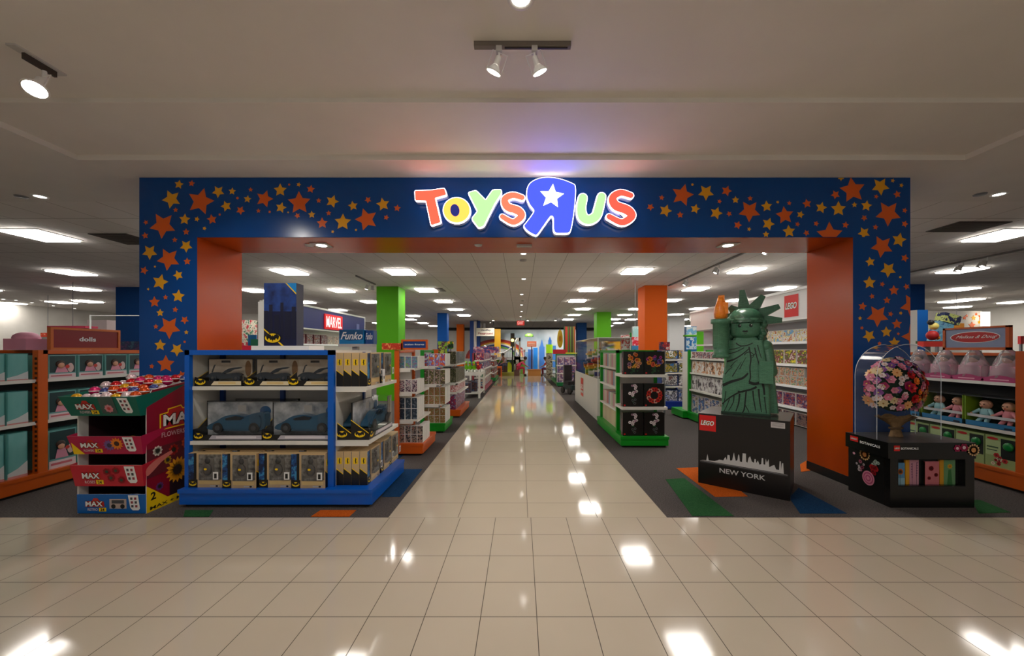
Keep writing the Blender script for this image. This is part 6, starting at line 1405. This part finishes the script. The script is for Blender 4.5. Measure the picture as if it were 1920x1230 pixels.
# dark stroller-like ride at the aisle edge
rd = thing('ride_on_toy', 'tall black ride on toy parked before the glass case', 'ride-on toy', (PX(1070, 12.6), 12.6, 0), .4)
for a, b in ((-.16, -.2), (.16, -.2), (-.16, .25), (.16, .25)): MB().cyl((a-.02, b, .11), (a+.02, b, .11), .11, .11, BLACK, 14).build('wheel', rd)
mb = MB(); mb.rbox(-.15, .15, -.3, .3, .14, .3, M((30, 50, 50), .4), .05); mb.box(-.14, .14, .15, .24, .3, .95, M((28, 26, 28), .5)); mb.rbox(-.14, .14, -.1, .2, .3, .42, DARK, .04); mb.cyl((0, -.2, .3), (0, -.26, .7), .02, .02, BLACK); mb.cyl((-.14, -.26, .7), (.14, -.26, .7), .02, .02, BLACK); mb.build('body', rd)
# orange counter
tag(MB().box(0, .28, 0, .5, 0, .55, M((206, 90, 20), .5), front=M((206, 90, 20), .5)).rect(.06, .23, .03, .45, -.003, M((70, 24, 10), .6)).build('play_counter', None, (PX(931, 20.9), 20.9, 0)), 'small orange play counter at the left of the platform', 'counter')
bn = thing('wooden_bench', 'wooden block table between the two people in pink', 'table', (PX(990, 21.3), 21.3, 0))
MB().box(0, .72, 0, .5, .0, .32, M((196, 130, 60), .5)).build('block', bn); MB().box(-.05, .77, -.03, .53, .32, .36, M((170, 104, 44), .5)).build('tabletop', bn)

# ---------------------------------------------------------------- people
def person(name, loc, rotz, J, label, top, legs, hair, s=1.0):
    """J: joint positions; body grown as one skinned surface, clothes as close shells"""
    root = thing(name, label, 'person', loc, rotz)
    def skin(nm, pts, edges, rad, mat, sub=1):
        me = bpy.data.meshes.new(nm); me.from_pydata([Vector(p)*s for p in pts], edges, []); me.materials.append(mat)
        o = bpy.data.objects.new(nm, me); COL.objects.link(o); o.parent = root
        sk = o.modifiers.new('skin', 'SKIN'); sk.use_smooth_shade = True
        for i, r in enumerate(rad):
            r = r if isinstance(r, tuple) else (r, r); me.skin_vertices[0].data[i].radius = (r[0]*s, r[1]*s); me.skin_vertices[0].data[i].use_root = (i == 0)
        m = o.modifiers.new('sub', 'SUBSURF'); m.levels = m.render_levels = sub
        dg = bpy.context.evaluated_depsgraph_get(); me2 = bpy.data.meshes.new_from_object(o.evaluated_get(dg)); o.modifiers.clear(); o.data = me2
        return o
    N = ['pelvis', 'waist', 'chest', 'neck', 'jaw', 'crown', 'shL', 'elL', 'wrL', 'hdL', 'shR', 'elR', 'wrR', 'hdR', 'hipL', 'knL', 'anL', 'toL', 'hipR', 'knR', 'anR', 'toR']
    R_ = [.12, .11, .13, .05, .07, .085, .05, .042, .03, .036, .05, .042, .03, .036, .085, .06, .042, .035, .085, .06, .042, .035]
    E = [(0, 1), (1, 2), (2, 3), (3, 4), (4, 5), (2, 6), (6, 7), (7, 8), (8, 9), (2, 10), (10, 11), (11, 12), (12, 13), (0, 14), (14, 15), (15, 16), (16, 17), (0, 18), (18, 19), (19, 20), (20, 21)]
    sk_m = M((150, 100, 76), .5)
    skin('body', [J[n] for n in N], E, R_, sk_m, 2)
    def sub(names, ed, grow_, nm, mat): skin(nm, [J[n] for n in names], ed, [R_[N.index(n)]+grow_ for n in names], mat, 2)
    sub(['pelvis', 'waist', 'chest', 'shL', 'elL', 'shR', 'elR'], [(0, 1), (1, 2), (2, 3), (3, 4), (2, 5), (5, 6)], .014, 'shirt', M(top, .7))
    sub(['pelvis', 'hipL', 'knL', 'anL', 'hipR', 'knR', 'anR'], [(0, 1), (1, 2), (2, 3), (0, 4), (4, 5), (5, 6)], .016, 'trousers', M(legs, .7))
    c, j = Vector(J['crown']), Vector(J['jaw']); mb = MB(); u = (c-j).normalized(); h = c+u*.01
    mb.ball(tuple((h+Vector((0, .02, .015)))*s), .112*s, M(hair, .7), 12, 8); mb.build('hair', root)
    mb = MB(); f = (c+j)/2
    for sx in (-.035, .035): mb.ball(tuple((f+Vector((sx, -.085, .02)))*s), .012*s, BLACK, 6, 4)
    mb.cyl(tuple((f+Vector((0, -.08, .01)))*s), tuple((f+Vector((0, -.105, -.02)))*s), .01*s, .016*s, sk_m, 6); mb.box((f.x-.025)*s, (f.x+.025)*s, (f.y-.094)*s, (f.y-.085)*s, (f.z-.06)*s, (f.z-.05)*s, M((120, 50, 46), .5)); mb.build('face', root)
    for a in ('anL', 'anR'):
        p = Vector(J[a]); t_ = Vector(J['to'+a[2]]); mb = MB(); mb.cyl(tuple((p+Vector((0, 0, -.03)))*s), tuple((t_+Vector((0, 0, -.0)))*s), .05*s, .042*s, BLACK, 10); mb.ball(tuple(t_*s), .044*s, BLACK, 8, 6); mb.build('shoe', root)
    for hN, wN in (('hdL', 'wrL'), ('hdR', 'wrR')):
        hp, wp = Vector(J[hN]), Vector(J[wN]); d = (hp-wp).normalized(); sd = d.cross(Vector((0, 0, 1))); sd = sd.normalized() if sd.length > .1 else Vector((1, 0, 0)); mb = MB()
        for i, L_ in enumerate((.06, .07, .066, .052)):
            b = hp+sd*(-.027+.018*i)+d*.02; mb.cyl(tuple(b*s), tuple((b+d*L_*.6)*s), .009*s, .008*s, sk_m, 6); mb.cyl(tuple((b+d*L_*.6)*s), tuple((b+d*L_+Vector((0, 0, -.018)))*s), .008*s, .006*s, sk_m, 6)
        b = hp+sd*-.036; mb.cyl(tuple(b*s), tuple((b+d*.04+sd*-.025)*s), .01*s, .008*s, sk_m, 6); mb.build('fingers', root)
    return root
sit = dict(pelvis=(0, .0, .50), waist=(0, -.04, .64), chest=(0, -.14, .86), neck=(0, -.2, 1.0), jaw=(0, -.25, 1.07), crown=(0, -.28, 1.19), shL=(-.17, -.15, .93), elL=(-.22, -.32, .72), wrL=(-.15, -.5, .62), hdL=(-.13, -.57, .6), shR=(.17, -.15, .93), elR=(.22, -.32, .72), wrR=(.15, -.5, .62), hdR=(.13, -.57, .6),
           hipL=(-.1, -.08, .48), knL=(-.13, -.45, .5), anL=(-.13, -.42, .1), toL=(-.13, -.56, .045), hipR=(.1, -.08, .48), knR=(.13, -.45, .5), anR=(.13, -.42, .1), toR=(.13, -.56, .045))
lean = dict(sit); 
for k_, v_ in (('waist', (0, -.1, .63)), ('chest', (0, -.3, .80)), ('neck', (0, -.42, .9)), ('jaw', (0, -.48, .95)), ('crown', (0, -.54, 1.06)), ('shL', (-.17, -.32, .85)), ('shR', (.17, -.32, .85)), ('elL', (-.2, -.5, .66)), ('elR', (.2, -.5, .66)), ('wrL', (-.12, -.66, .56)), ('wrR', (.12, -.66, .56)), ('hdL', (-.1, -.72, .54)), ('hdR', (.1, -.72, .54))): lean[k_] = v_
person('person', (PX(979, 21.5)-.3, 21.5, 0), R90+.0, lean, 'person in a pink top leaning forward on a seat at the end of the aisle', (230, 60, 110), (170, 24, 60), (50, 30, 26), .92)
person('person', (PX(1020, 21.5)+.28, 21.5, 0), -R90, sit, 'person in a red top sitting opposite, beside the wooden block table', (190, 40, 50), (110, 16, 40), (30, 24, 24), .82)
person('person', (PX(938, 20.6)+.22, 21.9, .18), -R90+.9, sit, 'person in a grey top sitting behind the small orange counter', (150, 136, 140), (60, 56, 80), (60, 50, 40), .85)
for x, w_, nm in ((PX(979, 21.5)-.45, .3, 'pink'), (PX(1020, 21.5)+.16, .25, 'red'), (PX(938, 20.6)+.1, .25, 'grey')):
    yy = 21.5 if nm != 'grey' else 21.9
    tag(MB().rbox(0, w_, -.15, .15, 0 if nm != 'grey' else .0, .34, M((90, 60, 50), .6), .03).build('stool', None, (x, yy, .0 if nm != 'grey' else .18)), f'low dark stool under the person in {nm}', 'stool')
